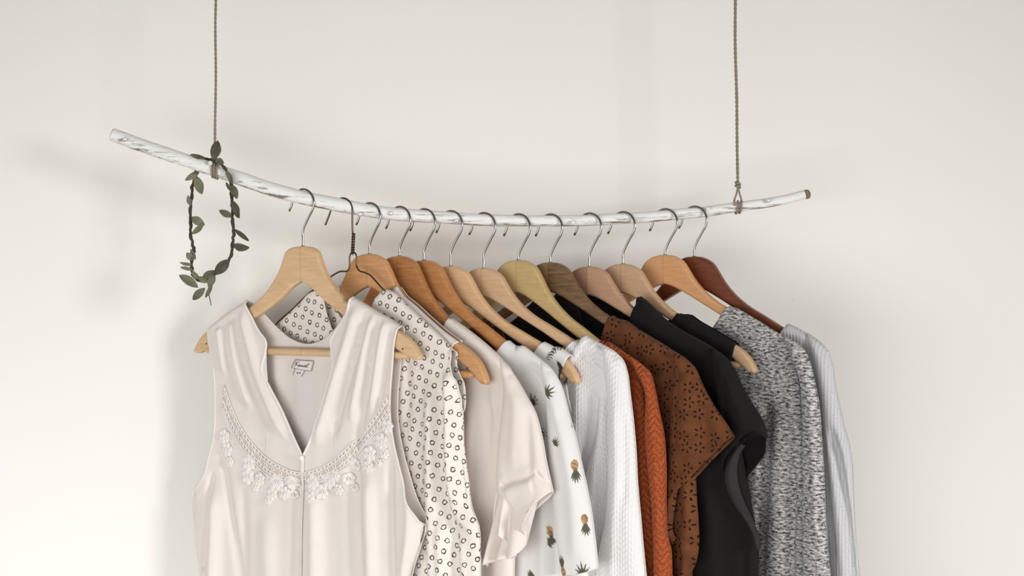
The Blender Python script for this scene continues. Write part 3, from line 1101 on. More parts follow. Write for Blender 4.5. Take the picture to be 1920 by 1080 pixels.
    mb.tube([(p[0], y + .002, p[1]), (p[0], y, p[1]), (p[0], y - .001, p[1])], [.0038, .004, .003], 14)
    mb.build('button', M['pearl'], root)
    # lace
    top = [(422, 722), (431, 750), (445, 785), (466, 820), (492, 850), (520, 870), (548, 883), (566, 886)]
    topr = [(570, 886), (592, 881), (616, 870), (640, 852), (662, 830), (686, 805), (708, 776), (728, 742)]
    low = [(418, 762), (428, 790), (444, 822), (464, 850), (486, 876), (506, 892), (530, 902), (560, 908)]
    lowr = [(575, 908), (602, 902), (626, 892), (650, 876), (672, 850), (694, 824), (715, 800), (734, 772)]
    for a, b in ((top, low), (topr, lowr)):
        A, Bq = sample(smooth_poly(f.many(a, -h)), np.linspace(0, 1, 60)), sample(smooth_poly(f.many(b, -h)), np.linspace(0, 1, 60))
        V = []
        for i in range(60):
            for j in range(9):
                q = A[i] * (1 - j / 8) + Bq[i] * (j / 8)
                V.append((q[0], surf(fr, *q) - .0012, q[1]))
        mesh_obj('lace_net', V, grid_faces(60, 9, False), M['lace_net'], root, uv=np.array(V)[:, [0, 2]], solid=.0006)
    mb = MB()
    for a, b in ((top, low), (topr, lowr)):
        A0 = smooth_poly(f.many(a, -h)); B0 = smooth_poly(f.many(b, -h))
        ln = np.linalg.norm(np.diff(A0, axis=0), axis=1).sum()
        m = int(ln / .0072)
        ts = np.linspace(0, 1, m)
        A = sample(A0, ts); Bq = sample(B0, ts)
        on = lambda q, o=.0022: (q[0], surf(fr, *q) - o, q[1])
        for fr_ in (0.0, .22, .62, .86, 1.0):                     # cords along the band
            mb.tube([on(A[i] * (1 - fr_) + Bq[i] * fr_) for i in range(m)], .0011, 5)
        for i in range(m - 1):                                     # crossed threads of the openwork rows
            for f0, f1 in ((0, .22), (.62, .86)):
                a0 = A[i] * (1 - f0) + Bq[i] * f0; a1 = A[i + 1] * (1 - f1) + Bq[i + 1] * f1
                b0 = A[i + 1] * (1 - f0) + Bq[i + 1] * f0; b1 = A[i] * (1 - f1) + Bq[i] * f1
                mb.tube([on(a0), on((a0 + a1) / 2, .0026), on(a1)], .0009, 4)
                mb.tube([on(b0), on((b0 + b1) / 2, .0026), on(b1)], .0009, 4)
            if i % 2 == 0:
                c = A[i] * .58 + Bq[i] * .42
                mb.tube([on(c + np.array([math.cos(w), math.sin(w)]) * .0026, .0024) for w in np.linspace(0, 2 * PI, 10)[:-1]], .0010, 5, closed=True)
    mb.build('lace_band', M['lace'], root, uv=np.array(mb.v)[:, [0, 2]])
    mb = MB()

    def petal(c, ang, l, w, o):
        V = []; Fc = []
        for i in range(7):
            t = i / 6
            wd = w * math.sin(PI * min(.97, t * .9 + .07))
            for j in range(5):
                s = j / 2 - 1
                q = c + np.array([math.cos(ang), math.sin(ang)]) * (.0012 + t * l) + np.array([-math.sin(ang), math.cos(ang)]) * s * wd
                V.append((q[0], surf(fr, *q) - o - .0016 * math.sin(PI * t) * (1 - s * s) - .0006, q[1]))
        for i in range(6):
            for j in range(4):
                q = i * 5 + j
                Fc.append((q, q + 1, q + 6, q + 5))
        mb.add(V, Fc)
    rs = random.Random(3)
    FL = [(421, 818, 13), (426, 843, 13), (432, 866, 9), (468, 868, 15), (466, 893, 15), (488, 898, 12), (480, 912, 9), (520, 904, 15), (512, 926, 12), (535, 925, 12), (548, 905, 12), (548, 928, 8), (505, 938, 8),
          (588, 904, 14), (585, 928, 13), (606, 922, 13), (618, 902, 14), (636, 918, 10), (630, 892, 10), (652, 898, 10), (660, 915, 7), (694, 850, 13), (692, 874, 11), (716, 828, 14), (722, 850, 9), (728, 800, 11), (712, 868, 6), (664, 872, 10)]
    for x, y, rad in FL:
        c = f.uz(x, y, -h); L = rad / 1280
        a0 = rs.uniform(0, 6)
        for q in range(6):
            petal(c, a0 + q * PI / 3, L * 1.12, L * .5, .0008)
        mb.tube([(c[0] + .0022 * math.cos(w), surf(fr, *c) - .0036, c[1] + .0022 * math.sin(w)) for w in np.linspace(0, 2 * PI, 9)[:-1]], .0012, 5, closed=True)
        for q in range(3):
            mb.tube([(c[0] + L * 1.02 * math.cos(w), surf(fr, c[0] + L * math.cos(w), c[1] + L * math.sin(w)) - .0016, c[1] + L * 1.02 * math.sin(w)) for w in np.linspace(a0 + q * 2.1, a0 + q * 2.1 + 1.6, 8)], .0008, 4)
    mb.build('floral_lace', M['lace'], root, uv=np.array(mb.v)[:, [0, 2]], solid=.0006)
    # neck label inside the back
    lab = lambda x, y, o=.0026: (*f.uz(x, y, h)[:1], surf(bk, *f.uz(x, y, h)) - o, f.uz(x, y, h)[1])

    def quad(c, n=8, o=.0026):
        V = []
        for i in range(n):
            for j in range(n):
                s, t = j / (n - 1), i / (n - 1)
                x = (1 - t) * ((1 - s) * c[0][0] + s * c[1][0]) + t * ((1 - s) * c[3][0] + s * c[2][0])
                y = (1 - t) * ((1 - s) * c[0][1] + s * c[1][1]) + t * ((1 - s) * c[3][1] + s * c[2][1])
                V.append(lab(x, y, o))
        return V, grid_faces(n, n, False)
    V, Fc = quad([(557, 674.5), (590, 677), (586, 696.5), (548.5, 689)])
    lb = mesh_obj('neck_label', V, Fc, M['label'], root, uv=np.array(V)[:, [0, 2]], solid=.0005)
    V, Fc = quad([(557, 690.5), (575, 694), (569, 706), (552, 703)], o=.0018)
    lt = mesh_obj('size_tab', V, Fc, M['label'], lb, solid=.0005)
    mb = MB()
    for line in ([(557, 674.5), (590, 677), (586, 696.5), (548.5, 689), (557, 674.5)], [(575, 694), (569, 706)], [(557, 690.5), (552, 703)]):
        P = sample(np.array(line, float), np.linspace(0, 1, 24))
        mb.tube([lab(a, b, .0031) for a, b in P], .00035, 4)
    mb.build('stitched_edge', M['label_edge'], lb)
    mb = MB()
    strokes = [[(557, 680), (559.5, 678), (561, 679), (559, 683), (556.5, 687)], [(566, 678), (562, 681), (559.6, 683.2)], [(559.8, 683), (562, 685), (563.5, 686.5), (565, 685.5)],
               [(565, 685.5), (567, 684), (566.3, 683), (564.9, 684.6), (566, 687), (568, 686)], [(568, 686), (568.8, 684.6), (568.6, 687.2), (570, 685), (571, 685), (571, 687.4), (572.5, 686.6)],
               [(575.4, 685), (573.6, 685), (573, 687), (574.6, 687.6), (575.6, 685.2), (575.6, 688), (577, 687)], [(582.6, 681.4), (579.4, 684), (577.6, 686.5), (577.8, 688.4), (580, 687)], [(576.4, 684.6), (582, 683.4)]]
    for s in strokes:
        mb.tube([lab(a, b, .0033) for a, b in smooth_poly(s, 6)], .00042, 5)
    mb.build('lettering', M['ink'], lb)
    mb = MB()
    for s in ([(561, 697.5), (563.4, 701)], [(563.4, 697.5), (561, 701)], [(567.6, 697.8), (565.6, 698.2), (567, 699.4), (565.4, 701)]):
        mb.tube([lab(a, b, .0028) for a, b in smooth_poly(s, 4)], .0004, 5)
    mb.build('size_lettering', M['ink'], lt)


blouse()

# ---- ring-print top on the wire hanger
g = garment('w', 'printed_blouse', 'white sleeveless blouse printed all over with small dark rings', 'blouse', M['rings'],
            S=[(709, 556), (722, 543), (742, 550), (757, 566), (788, 595), (824, 629), (848, 655)],
            R=[(852, 664), (850, 684), (856, 702), (865, 722), (868, 773), (870, 836), (878, 897), (885, 952), (898, 985), (901, 1030), (901, 1080)], hem=-.60,
            neck_f=.075, neck_b=.045, pf=2.2, pb=2.2, h=.0075, armpit=5, ns=130, nt=130, auto=(2, .0010, 10, 22), noise_amp=.0009, seed=21,
            folds=[([(826, 690), (824, 760), (824, 840), (829, 890), (838, 940), (850, 1000), (856, 1080)], .007, -.0085, (.1, 0)),
                   ([(842, 690), (845, 780), (846, 880), (858, 960)], .008, .0115, (.1, .15)),
                   ([(860, 730), (860, 800), (862, 870), (872, 950)], .005, -.006, (.1, .1)),
                   ([(806, 700), (806, 800), (806, 900), (812, 1080)], .009, .0085, (.2, 0)),
                   ([(762, 660), (765, 740), (762, 820)], .007, -.005, (.2, .2)),
                   ([(836, 930), (866, 975), (896, 1000)], .006, .005, (.2, .2)),
                   ([(790, 940), (800, 1080), (804, 1200)], .008, -.006, (.2, 0)),
                   ([(826, 960), (830, 1080), (832, 1200)], .009, .009, (.2, 0)),
                   ([(860, 1000), (868, 1080), (870, 1200)], .008, .004, (.2, 0))])
fr = g['front_panel']; f2 = g['f']
q = smooth_poly(f2.many([(848, 655), (852, 664), (850, 684), (856, 702), (865, 722), (868, 773)]), 6)
edge_tube(g['root'], 'armhole_binding', [(p[0], surf(fr, *p), p[1]) for p in q], .0013, M['yoke'])

# ---- plain camisole behind it, on the honey hanger
g = garment('2', 'plain_camisole', 'plain white sleeveless camisole peeping out behind the ring-print blouse', 'top', M['yoke'],
            S=[(747, 566), (752, 551), (766, 557), (778, 566), (806, 592), (836, 618), (856, 634), (863, 640)],
            R=[(857, 645), (851, 657), (848, 677), (853, 700), (858, 740), (860, 800), (862, 880), (866, 960), (868, 1080)], hem=-.58, neck_f=.075, neck_b=.05, h=.0085, armpit=6, ns=90, nt=90, seed=25,
            auto=(1, .0008, 9, 18), noise_amp=.0006)
fr = g['front_panel']; f2 = g['f']
q = smooth_poly(f2.many([(863, 640), (857, 645), (851, 657), (848, 677), (853, 700)]), 6)
edge_tube(g['root'], 'armhole_binding', [(p[0], surf(fr, *p), p[1]) for p in q], .0016, M['yoke'])

# ---- cream blouse with ruffled sleeve
g = garment('3', 'ruffle_sleeve_blouse', 'cream blouse with a short ruffled sleeve, between ring-print blouse and pineapple tee', 'blouse', M['cream'],
            S=[(846, 616), (856, 605), (881, 620), (917, 650), (950, 684)],
            R=[(964, 720), (970, 800), (968, 900), (966, 1000), (964, 1080)], hem=-.60, neck_f=.10, neck_b=.05, h=.009, ns=80, nt=90, seed=31, auto=(1, .0008, 9, 18),
            folds=[([(916, 740), (913, 820), (910, 900), (908, 1000), (906, 1080), (905, 1200)], .012, -.0085, (.1, 0)),
                   ([(886, 720), (884, 820), (882, 920), (880, 1080), (880, 1200)], .010, .0075, (.2, 0)),
                   ([(944, 690), (940, 760), (932, 840), (928, 940)], .007, -.008, (.1, .1)),
                   ([(928, 700), (926, 780), (920, 860)], .007, .004, (.2, .2))],
            sleeves=[dict(T=[(938, 672), (952, 686), (962, 700)], L=[(947, 730), (943, 780), (937, 830), (934, 870), (934, 918)], R=[(984, 738), (1003, 773), (1016, 822), (1023, 862), (1036, 922)],
                          B=[(960, 938), (988, 962), (1010, 946)], v0=-.017, h=.012, r=.018, ns=70, nt=90, seed=5, auto=(1, .0006, 9, 18),
                          folds=[([(968, 720), (966, 800), (962, 890)], .011, .004, (.2, .2)), ([(985, 760), (990, 830), (994, 890)], .008, -.004, (.2, .2)),
                                 ([(936, 914), (958, 903), (985, 895), (1002, 884)], .0042, -.0055, (.05, .1)), ([(1002, 884), (1014, 900), (1030, 914)], .004, -.006, (.1, .1)),
                                 ([(944, 924), (972, 914), (1000, 910)], .008, .0035, (.1, .1))])])
f3 = g['f']


def ruffle(f, root, name, top, bot, waves, amp, v0, mat, h0=.006, n=110, m=26, tilt=-.008, ph=0.0):
    A = sample(smooth_poly(f.many(top, v0)), np.linspace(0, 1, n)); Bq = sample(smooth_poly(f.many(bot, v0)), np.linspace(0, 1, n))
    V = []
    for i in range(m):
        t = i / (m - 1)
        for j in range(n):
            s = j / (n - 1)
            q = A[j] * (1 - t) + Bq[j] * t
            w = math.sin(2 * PI * waves * s + ph + .5 * math.sin(5 * s))
            v = v0 - h0 * (1 - t * .3) + tilt * t + amp * w * (t ** .8)
            V.append((q[0] + .25 * amp * t * math.cos(2 * PI * waves * s + ph), v, q[1]))
    V = np.array(V)
    return mesh_obj(name, V, grid_faces(m, n, False), mat, root, uv=V[:, [0, 2]], solid=.0011)


ruffle(f3, g['root'], 'ruffle', [(936, 905), (960, 915), (985, 920), (1000, 915), (1022, 900)], [(914, 1063), (930, 1052), (952, 1046), (975, 1042), (990, 1020)], 3.2, .011, -.012, M['cream'], ph=1.0)
ruffle(f3, g['root'], 'ruffle', [(950, 930), (968, 940), (985, 948), (998, 946), (1012, 930)], [(950, 1000), (962, 1035), (972, 1044), (985, 1028), (998, 968)], 2.2, .009, -.022, M['cream'], ph=-1.2)


# ---- pineapple print
def star_leaf(fl, base, tip, spread, n):
    """crown of n pointed leaves fanning from base towards tip"""
    d = tip - base; L = np.linalg.norm(d); a0 = math.atan2(d[1], d[0])
    m = np.zeros(len(fl), bool)
    for i in range(n):
        q = (i / (n - 1) - .5) * 2
        a = a0 + q * spread; l = L * (1 - .35 * abs(q))
        ax = np.array([math.cos(a), math.sin(a)]); rel = fl - base
        x = rel @ ax / l; y = np.abs(rel @ np.array([-ax[1], ax[0]]))
        m |= (x > -.05) & (x < 1) & (y < L * .13 * np.clip(1 - x, 0, 1) ** .7)
    return m


PINES = [((1083, 874), (1088, 908), 1), ((1101, 975), (1105, 1007), 1), ((1032, 997), (1035, 1030), 1), ((1062, 1068), (1056, 1036), 1), ((1000, 1098), (998, 1064), 1),
         ((1030, 738), (1044, 724), 0), ((1014, 817), (1022, 800), 0), ((1048, 832), (1056, 818), 0), ((1000, 760), (998, 735), 0), ((1075, 800), (1070, 788), 0), ((965, 760), (972, 736), 1), ((1100, 1076), (1096, 1050), 0),
         ((990, 900), (985, 930), 1), ((985, 830), (990, 805), 1)]
GREY_W = np.array(rgb(240, 237, 235))


def paint_pines(f, sh):
    fl = sh.tex
    c = np.tile(GREY_W, (len(fl), 1))
    v = float(np.median(sh.V[:, 1])) * .72
    for a, b, full in PINES:
        A0, B0 = f.uz(*a, v), f.uz(*b, v)
        if np.min((sh.uv[:, 0] - A0[0]) ** 2 + (sh.uv[:, 1] - A0[1]) ** 2) > 1e-4:
            continue
        A, Bq = totex(sh, A0), totex(sh, B0)
        d = Bq - A; L = np.linalg.norm(d); ax = d / L; nx = np.array([-ax[1], ax[0]])
        rel = fl - A
        if full:
            x = rel @ ax; y = rel @ nx
            m = ((x + .08 * L) / (.30 * L)) ** 2 + (y / (.215 * L)) ** 2 < 1
            hat = (np.sin((x + y) * 2600) * np.sin((x - y) * 2600)) > .15
            c[m] = rgb(196, 160, 112)
            c[m & hat] = rgb(132, 100, 66)
            m2 = star_leaf(fl, A + ax * .22 * L, Bq, .62, 6)
        else:
            m2 = star_leaf(fl, A, Bq, 1.35, 7)
        c[m2] = rgb(88, 84, 66)
    # dark banana-leaf streak
    return c


garment('4', 'pineapple_tee', 'pale grey short-sleeved tee printed with small upturned pineapples', 'top', M['pine'],
        S=[(954, 671), (966, 658), (979, 648), (1000, 662), (1025, 684)],
        R=[(1038, 730), (1042, 800), (1046, 900), (1052, 1000), (1056, 1080)], hem=-.60, neck_f=.09, neck_b=.04, h=.009, ns=150, nt=240, seed=41, auto=(1, .0008, 9, 18), paint=paint_pines,
        folds=[([(1028, 760), (1030, 830), (1034, 900), (1038, 980), (1042, 1080)], .008, -.010, (.1, 0)), ([(1006, 740), (1012, 820), (1018, 900), (1020, 1080)], .010, .004, (.2, 0)),
               ([(990, 690), (1006, 702), (1020, 730), (1026, 760)], .0035, .002, (.2, .2))],
        sleeves=[dict(T=[(1014, 674), (1026, 684), (1036, 694)], L=[(1024, 730), (1028, 780), (1030, 840), (1035, 900), (1041, 970), (1048, 1030), (1056, 1078)],
                      R=[(1052, 724), (1066, 775), (1079, 820), (1090, 870), (1104, 935), (1113, 995), (1121, 1066)], B=[(1075, 1076), (1100, 1072)], v0=-.014, h=.012, r=.016, ns=120, nt=300, seed=6,
                      auto=(1, .0006, 9, 18), folds=[([(1034, 720), (1052, 790), (1066, 860), (1076, 950), (1084, 1060)], .012, .004, (.2, .1)), ([(1030, 690), (1044, 740), (1056, 800)], .004, -.003, (.2, .2))])])


# ---- white sleeveless top with dark tropical print
def paint_leafy(f, sh):
    fl = sh.uv
    c = np.tile(np.array(rgb(242, 238, 236)), (len(fl), 1))
    v = -.009
    d, fr = seg_dist(fl, smooth_poly(f.many([(1046, 678), (1052, 690), (1051, 706), (1047, 718)], v), 5))
    c[d < .0016 + .0020 * np.sin(np.clip(fr, 0, 1) * PI)] = rgb(50, 48, 46)
    d, fr = seg_dist(fl, smooth_poly(f.many([(1030, 672), (1036, 660), (1046, 652)], v), 5))
    hat = np.sin((fl[:, 0] + fl[:, 1]) * 2200) > -.2
    c[(d < .0042) & hat] = rgb(66, 64, 60)
    for p, q in (((1058, 741), .0015), ((1056, 826), .002), ((1074, 800), .0024), ((1062, 880), .003)):
        A = f.uz(*p, v); c[np.linalg.norm(fl - A, axis=1) < q] = rgb(60, 58, 54)
    rs = np.random.RandomState(4)
    for _ in range(46):
        A = np.array([rs.uniform(-.2, .14), rs.uniform(-.62, -.2)]); an = rs.uniform(0, 6.3)
        m = star_leaf(fl, A, A + np.array([math.cos(an), math.sin(an)]) * .016, 1.2, 6)
        c[m] = rgb(84, 82, 70)
    return c


g = garment('5', 'leaf_print_shirt', 'white sleeveless top with a dark leaf print, between pineapple tee and white sweater', 'top', M['pine'],
            S=[(1022, 676), (1034, 656), (1046, 650), (1058, 656), (1072, 666)],
            R=[(1064, 684), (1057, 704), (1060, 740), (1074, 800), (1086, 860), (1092, 930), (1098, 1000), (1104, 1080)], hem=-.60, neck_f=.10, neck_b=.06, h=.009, armpit=5, ns=130, nt=200, seed=51,
            auto=(2, .0010, 9, 20), paint=paint_leafy, folds=[([(1060, 740), (1064, 800), (1070, 900)], .006, -.004, (.2, 0))])

# ---- white sweater
g = garment('6', 'knit_sweater', 'white cable-knit sweater hanging in front of the rust cardigan', 'sweater', M['knit_white'],
            S=[(1084, 655), (1090, 640), (1098, 629), (1110, 635), (1126, 644), (1142, 652)],
            R=[(1152, 720), (1156, 820), (1160, 920), (1164, 1000), (1168, 1080)], hem=-.62, neck_f=.075, neck_b=.03, h=.0125, ns=110, nt=130, seed=61, auto=(1, .001, 9, 16),
            folds=[([(1112, 730), (1112, 780), (1104, 830), (1092, 870), (1080, 940)], .008, -.0125, (.1, .15)), ([(1086, 700), (1084, 780), (1074, 850)], .010, .005, (.2, .2)),
                   ([(1124, 720), (1126, 800), (1118, 880), (1110, 960), (1106, 1080)], .009, .005, (.2, 0)), ([(1138, 725), (1140, 840), (1138, 920), (1128, 1010), (1120, 1080)], .006, -.011, (.1, 0)),
                   ([(1091, 668), (1108, 676), (1126, 694), (1136, 722)], .0035, .0022, (.1, .1))],
            sleeves=[dict(T=[(1130, 646), (1146, 655), (1158, 664)], L=[(1136, 700), (1141, 760), (1143, 840), (1141, 920), (1136, 980), (1126, 1030), (1120, 1080)],
                          R=[(1168, 676), (1176, 700), (1181, 740), (1187, 790), (1192, 850), (1195, 907), (1201, 973), (1207, 1040), (1211, 1080)], hem=-.60, v0=-.011, h=.013, r=.018, ns=60, nt=130, seed=8,
                          auto=(1, .0008, 9, 16), folds=[([(1152, 720), (1154, 800), (1156, 900), (1150, 1000), (1146, 1080)], .007, .003, (.2, 0)), ([(1166, 760), (1170, 860), (1168, 960)], .006, -.003, (.2, .2))])])
fr = g['front_panel']; ff = g['f']
ribbon(g['root'], 'neckband', fr, ff.many([(1098, 632), (1088, 650), (1080, 668), (1068, 684)], -.010), .012, M['knit_white'], .0025, 30)

# ---- rust cardigan
garment('7', 'cable_cardigan', 'rust-orange cable-knit cardigan between white sweater and brown eyelet blouse', 'cardigan', M['rust'],
        S=[(1130, 646), (1140, 641), (1160, 653), (1180, 668)],
        R=[(1206, 720), (1216, 800), (1222, 880), (1228, 960), (1230, 1080)], hem=-.62, neck_f=.10, neck_b=.02, h=.010, ns=80, nt=120, seed=71, auto=(1, .001, 9, 16),
        folds=[([(1198, 720), (1200, 800), (1204, 900), (1208, 1080)], .012, .005, (.1, 0))],
        sleeves=[dict(T=[(1176, 664), (1190, 674), (1204, 684)], L=[(1210, 730), (1211, 800), (1214, 850), (1219, 900), (1224, 956), (1227, 1033), (1228, 1080)],
                      R=[(1219, 700), (1228, 735), (1236, 775), (1244, 815), (1248, 878), (1248, 956), (1251, 1007), (1257, 1030), (1259, 1080)], hem=-.60, v0=-.012, h=.012, r=.014, ns=50, nt=130, seed=9,
                      auto=(1, .0008, 9, 16), folds=[([(1222, 740), (1228, 820), (1234, 900), (1240, 1000)], .007, .003, (.2, 0))])])

# ---- brown eyelet top
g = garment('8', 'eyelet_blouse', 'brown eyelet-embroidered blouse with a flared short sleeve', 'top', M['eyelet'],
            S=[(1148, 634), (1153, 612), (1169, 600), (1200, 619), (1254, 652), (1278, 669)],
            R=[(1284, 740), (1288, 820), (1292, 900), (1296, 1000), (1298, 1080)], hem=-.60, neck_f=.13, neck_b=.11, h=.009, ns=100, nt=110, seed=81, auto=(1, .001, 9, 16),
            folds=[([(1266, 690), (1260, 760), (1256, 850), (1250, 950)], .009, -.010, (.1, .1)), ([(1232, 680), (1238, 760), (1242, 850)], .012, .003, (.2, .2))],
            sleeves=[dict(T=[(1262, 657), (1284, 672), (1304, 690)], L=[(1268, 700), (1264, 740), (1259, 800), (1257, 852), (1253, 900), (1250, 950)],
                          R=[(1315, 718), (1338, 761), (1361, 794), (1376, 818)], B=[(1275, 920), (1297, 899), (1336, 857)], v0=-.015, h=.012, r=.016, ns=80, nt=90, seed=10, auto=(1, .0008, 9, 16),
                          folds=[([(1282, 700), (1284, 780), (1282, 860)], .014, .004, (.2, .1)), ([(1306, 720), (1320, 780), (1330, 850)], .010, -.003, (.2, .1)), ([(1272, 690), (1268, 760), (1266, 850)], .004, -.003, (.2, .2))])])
f8 = g['f']


def band(f, root, name, A, Bq, v0, bulge, mat, n=60, m=14, lean=0.0):
    a, b = sample(smooth_poly(f.many(A, v0)), np.linspace(0, 1, n)), sample(smooth_poly(f.many(Bq, v0)), np.linspace(0, 1, n))
    V = []
    for i in range(n):
        for j in range(m):
            t = j / (m - 1)
            q = a[i] * (1 - t) + b[i] * t
            V.append((q[0], v0 - bulge * math.sin(PI * t) + lean * t, q[1]))
    V = np.array(V)
    return mesh_obj(name, V, grid_faces(n, m, False), mat, root, uv=V[:, [0, 2]], solid=.0012)


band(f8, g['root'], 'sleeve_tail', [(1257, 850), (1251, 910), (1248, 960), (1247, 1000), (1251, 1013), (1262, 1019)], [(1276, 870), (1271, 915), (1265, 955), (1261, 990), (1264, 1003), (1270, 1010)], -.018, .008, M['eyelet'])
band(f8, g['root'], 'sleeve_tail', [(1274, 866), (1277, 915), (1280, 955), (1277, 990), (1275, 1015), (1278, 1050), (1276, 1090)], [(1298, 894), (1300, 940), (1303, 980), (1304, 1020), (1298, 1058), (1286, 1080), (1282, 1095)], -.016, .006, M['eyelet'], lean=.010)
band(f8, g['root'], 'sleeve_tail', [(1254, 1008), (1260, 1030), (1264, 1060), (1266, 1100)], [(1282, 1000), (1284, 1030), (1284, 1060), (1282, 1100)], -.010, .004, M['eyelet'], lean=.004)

# ---- black short-sleeved top
g = garment('9', 'black_tee', 'black short-sleeved top with an open drooping cuff, behind the brown eyelet blouse', 'top', M['black'],
            S=[(1194, 574), (1197, 555), (1208, 560), (1247, 597), (1280, 620), (1326, 645), (1350, 662)],
            R=[(1366, 740), (1384, 820), (1401, 899), (1409, 945), (1417, 992), (1422, 1035), (1421, 1080)], hem=-.60, neck_f=.10, neck_b=.012, pb=4, neckL=.03, h=.009, ns=90, nt=100, seed=91, auto=(1, .001, 9, 16),
            folds=[([(1345, 700), (1340, 780), (1348, 860)], .010, -.007, (.2, .1)), ([(1330, 900), (1336, 1000), (1340, 1080)], .014, .005, (.2, 0)), ([(1390, 960), (1396, 1080)], .008, -.004, (.2, 0))],
            sleeves=[dict(T=[(1336, 652), (1362, 672), (1377, 692)], L=[(1346, 720), (1350, 780), (1354, 830), (1357, 886)], R=[(1387, 716), (1408, 754), (1429, 788), (1439, 821)],
                          B=[(1366, 860), (1382, 838), (1404, 814), (1424, 808)], v0=-.008, h=.013, r=.016, ns=60, nt=80, seed=12, auto=(1, .0008, 9, 16),
                          folds=[([(1368, 700), (1384, 760), (1394, 810)], .012, .004, (.2, .1)), ([(1354, 700), (1360, 780), (1362, 850)], .006, -.004, (.2, .1))])])
f9 = g['f']
# inner (far) side of the sleeve and its turned cuff
A = [(1424, 800), (1400, 808), (1378, 836), (1364, 870), (1366, 920), (1384, 955), (1404, 985), (1416, 1010)]
Bk = [(1439, 822), (1436, 850), (1420, 874), (1402, 898), (1404, 925), (1409, 948), (1415, 985), (1420, 1012)]
n = 60
Aq, Bq = sample(smooth_poly(f9.many(A, .002)), np.linspace(0, 1, n)), sample(smooth_poly(f9.many(Bk, .002)), np.linspace(0, 1, n))
V = np.array([(*(Aq[i] * (1 - j / 11) + Bq[i] * (j / 11))[:1], .004 + .008 * math.sin(PI * j / 11) - .006 * (j / 11), (Aq[i] * (1 - j / 11) + Bq[i] * (j / 11))[1]) for i in range(n) for j in range(12)])
mesh_obj('sleeve_inner', V, grid_faces(n, 12, False), M['black2'], g['root'], uv=V[:, [0, 2]], solid=.001)
A = [(1388, 832), (1376, 846), (1363, 868), (1357, 892), (1361, 915), (1374, 945), (1393, 972), (1410, 1000), (1419, 1030)]
Bk = [(1392, 836), (1382, 852), (1377, 874), (1378, 900), (1384, 925), (1394, 950), (1406, 975), (1416, 1002), (1421, 1030)]
Aq, Bq = sample(smooth_poly(f9.many(A, -.018)), np.linspace(0, 1, n)), sample(smooth_poly(f9.many(Bk, -.018)), np.linspace(0, 1, n))
V = np.array([(*(Aq[i] * (1 - j / 9) + Bq[i] * (j / 9))[:1], -.012 - .007 * math.sin(PI * min(1, j / 9 * .8 + .1)) + .004 * j / 9, (Aq[i] * (1 - j / 9) + Bq[i] * (j / 9))[1]) for i in range(n) for j in range(10)])
mesh_obj('cuff', V, grid_faces(n, 10, False), M['facing'], g['root'], uv=V[:, [0, 2]], solid=.0016)

# ---- black sleeveless top
garment('10', 'black_sleeveless_shirt', 'black sleeveless top with a rounded hanger tip showing at its shoulder', 'top', M['black2'],
        S=[(1274, 607), (1280, 596), (1290, 588), (1314, 603), (1341, 618), (1373, 637), (1383, 644)],
        R=[(1379, 664), (1374, 686), (1373, 720), (1378, 760), (1390, 820), (1396, 900), (1400, 1000), (1402, 1080)], hem=-.60, neck_f=.08, neck_b=.02, pb=3, h=.008, armpit=4, ns=70, nt=80, seed=101)

# ---- grey melange knit
g = garment('11', 'melange_sweater', 'black and white flecked grey knit sweater, second garment from the right', 'sweater', M['melange'],
            S=[(1368, 614), (1371, 592), (1374, 577), (1412, 596), (1456, 623), (1482, 638)],
            R=[(1500, 720), (1508, 820), (1512, 920), (1514, 1080)], hem=-.62, neck_f=.085, neck_b=.055, pb=3, h=.010, ns=110, nt=120, seed=111, auto=(1, .0008, 9, 16),
            folds=[([(1441, 740), (1438, 820), (1434, 900), (1428, 1000), (1424, 1080)], .007, -.013, (.1, 0)), ([(1462, 760), (1462, 860), (1460, 960), (1456, 1080)], .013, .005, (.2, 0)),
                   ([(1486, 860), (1484, 950), (1482, 1080)], .007, -.0095, (.2, 0)), ([(1408, 720), (1412, 820), (1412, 900)], .011, .004, (.2, .2)), ([(1502, 720), (1500, 800), (1500, 1080)], .006, .004, (.2, 0)),
                   ([(1440, 690), (1460, 700), (1500, 690)], .010, .002, (.2, .2))],
            sleeves=[dict(T=[(1470, 630), (1495, 645), (1509, 657)], L=[(1500, 710), (1505, 760), (1506, 800), (1506, 900), (1506, 1000), (1507, 1080)],
                          R=[(1517, 677), (1527, 717), (1535, 755), (1540, 826), (1545, 904), (1548, 981), (1556, 1078)], hem=-.60, v0=-.010, h=.011, r=.013, ns=46, nt=110, seed=13, auto=(1, .0008, 9, 16),
                          folds=[([(1522, 720), (1528, 800), (1530, 900), (1532, 1000)], .008, .003, (.2, 0))])])

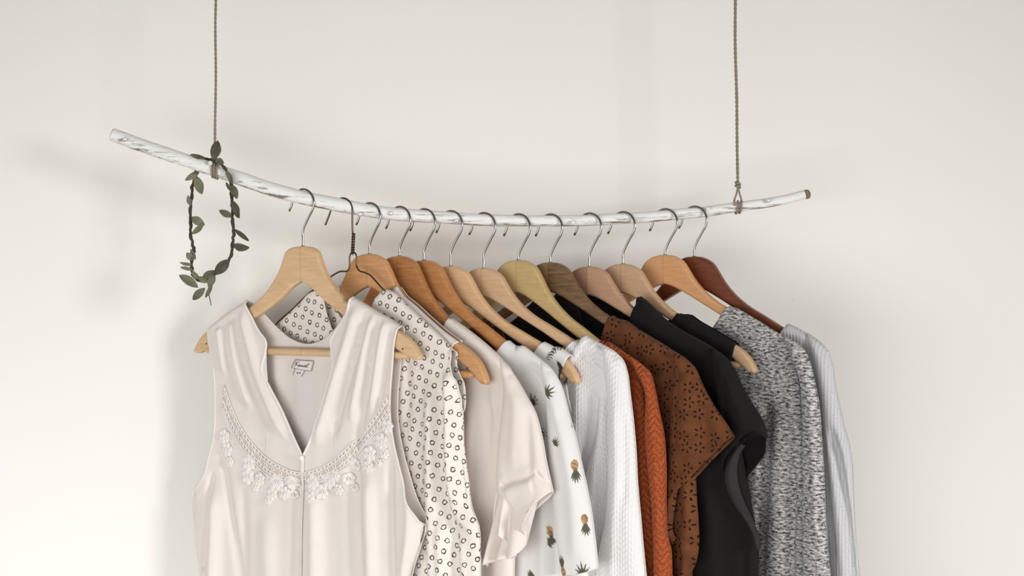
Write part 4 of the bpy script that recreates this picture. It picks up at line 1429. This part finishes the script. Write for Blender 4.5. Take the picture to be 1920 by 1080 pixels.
# ---- light grey cardigan
garment('12', 'ribbed_cardigan', 'light grey ribbed cardigan on the dark mahogany hanger, farthest right', 'cardigan', M['rib_grey'],
        S=[(1476, 636), (1472, 620), (1476, 608), (1495, 615), (1525, 632)],
        R=[(1540, 720), (1552, 820), (1560, 920), (1566, 1000), (1570, 1080)], hem=-.62, neck_f=.11, neck_b=.04, pb=3, h=.010, ns=80, nt=110, seed=121, auto=(1, .001, 9, 16),
        folds=[([(1530, 690), (1536, 760), (1544, 830)], .006, -.006, (.2, .1)), ([(1545, 760), (1554, 880), (1560, 1000)], .010, .004, (.2, 0))],
        sleeves=[dict(T=[(1514, 624), (1536, 640), (1553, 658)], L=[(1534, 710), (1543, 780), (1552, 850), (1560, 930), (1568, 1000), (1574, 1080)],
                      R=[(1561, 684), (1565, 715), (1573, 755), (1584, 803), (1593, 835), (1598, 872), (1600, 920), (1604, 1000), (1611, 1078)], hem=-.60, v0=-.005, h=.012, r=.016, ns=56, nt=110, seed=14,
                      auto=(1, .0008, 9, 16), folds=[([(1556, 790), (1566, 850), (1577, 910), (1588, 990), (1596, 1080)], .007, -.0125, (.2, 0)), ([(1560, 700), (1570, 780), (1584, 860)], .010, .003, (.2, .2)),
                                                    ([(1586, 860), (1594, 950), (1604, 1060)], .006, .003, (.2, 0))])])

# ------------------------------------------------------------------ light
w = bpy.data.worlds.new('World'); SC.world = w
w.use_nodes = True
bg = w.node_tree.nodes['Background']
bg.inputs[0].default_value = (.96, .98, 1.0, 1)
bg.inputs[1].default_value = .50


def area(name, loc, target, size, power, color, spread=180):
    l = bpy.data.lights.new(name, 'AREA')
    l.shape = 'RECTANGLE'; l.size, l.size_y = size; l.energy = power; l.color = color; l.spread = math.radians(spread)
    o = bpy.data.objects.new(name, l); COL.objects.link(o)
    o.location = loc
    d = Vector(target) - Vector(loc)
    o.rotation_euler = d.to_track_quat('-Z', 'Y').to_euler()
    return o


area('window_daylight', (2.3, -2.6, 1.76), (-.6, .2, .75), (.75, .85), 12.5, (1.0, .985, .955), 78)
area('low_fill', (-1.2, -2.5, .85), (-.3, .2, .6), (2.4, 1.2), 17, (1.0, .992, .97), 100)  # fill lamp added to brighten the lower wall and clothes, not a window

# ------------------------------------------------------------------ camera
cam = bpy.data.cameras.new('camera'); co = bpy.data.objects.new('camera', cam); COL.objects.link(co)
co.location = CAM; co.rotation_euler = (PI / 2, 0, 0)
cam.sensor_width = 36; cam.lens = F / 1920 * 36; cam.clip_start = .05
SC.camera = co
SC.view_settings.view_transform = 'Standard'
SC.view_settings.look = 'None'
SC.view_settings.gamma = 1
SC.view_settings.exposure = 0.0
try:
    SC.view_settings.use_curve_mapping = False
except Exception:
    pass
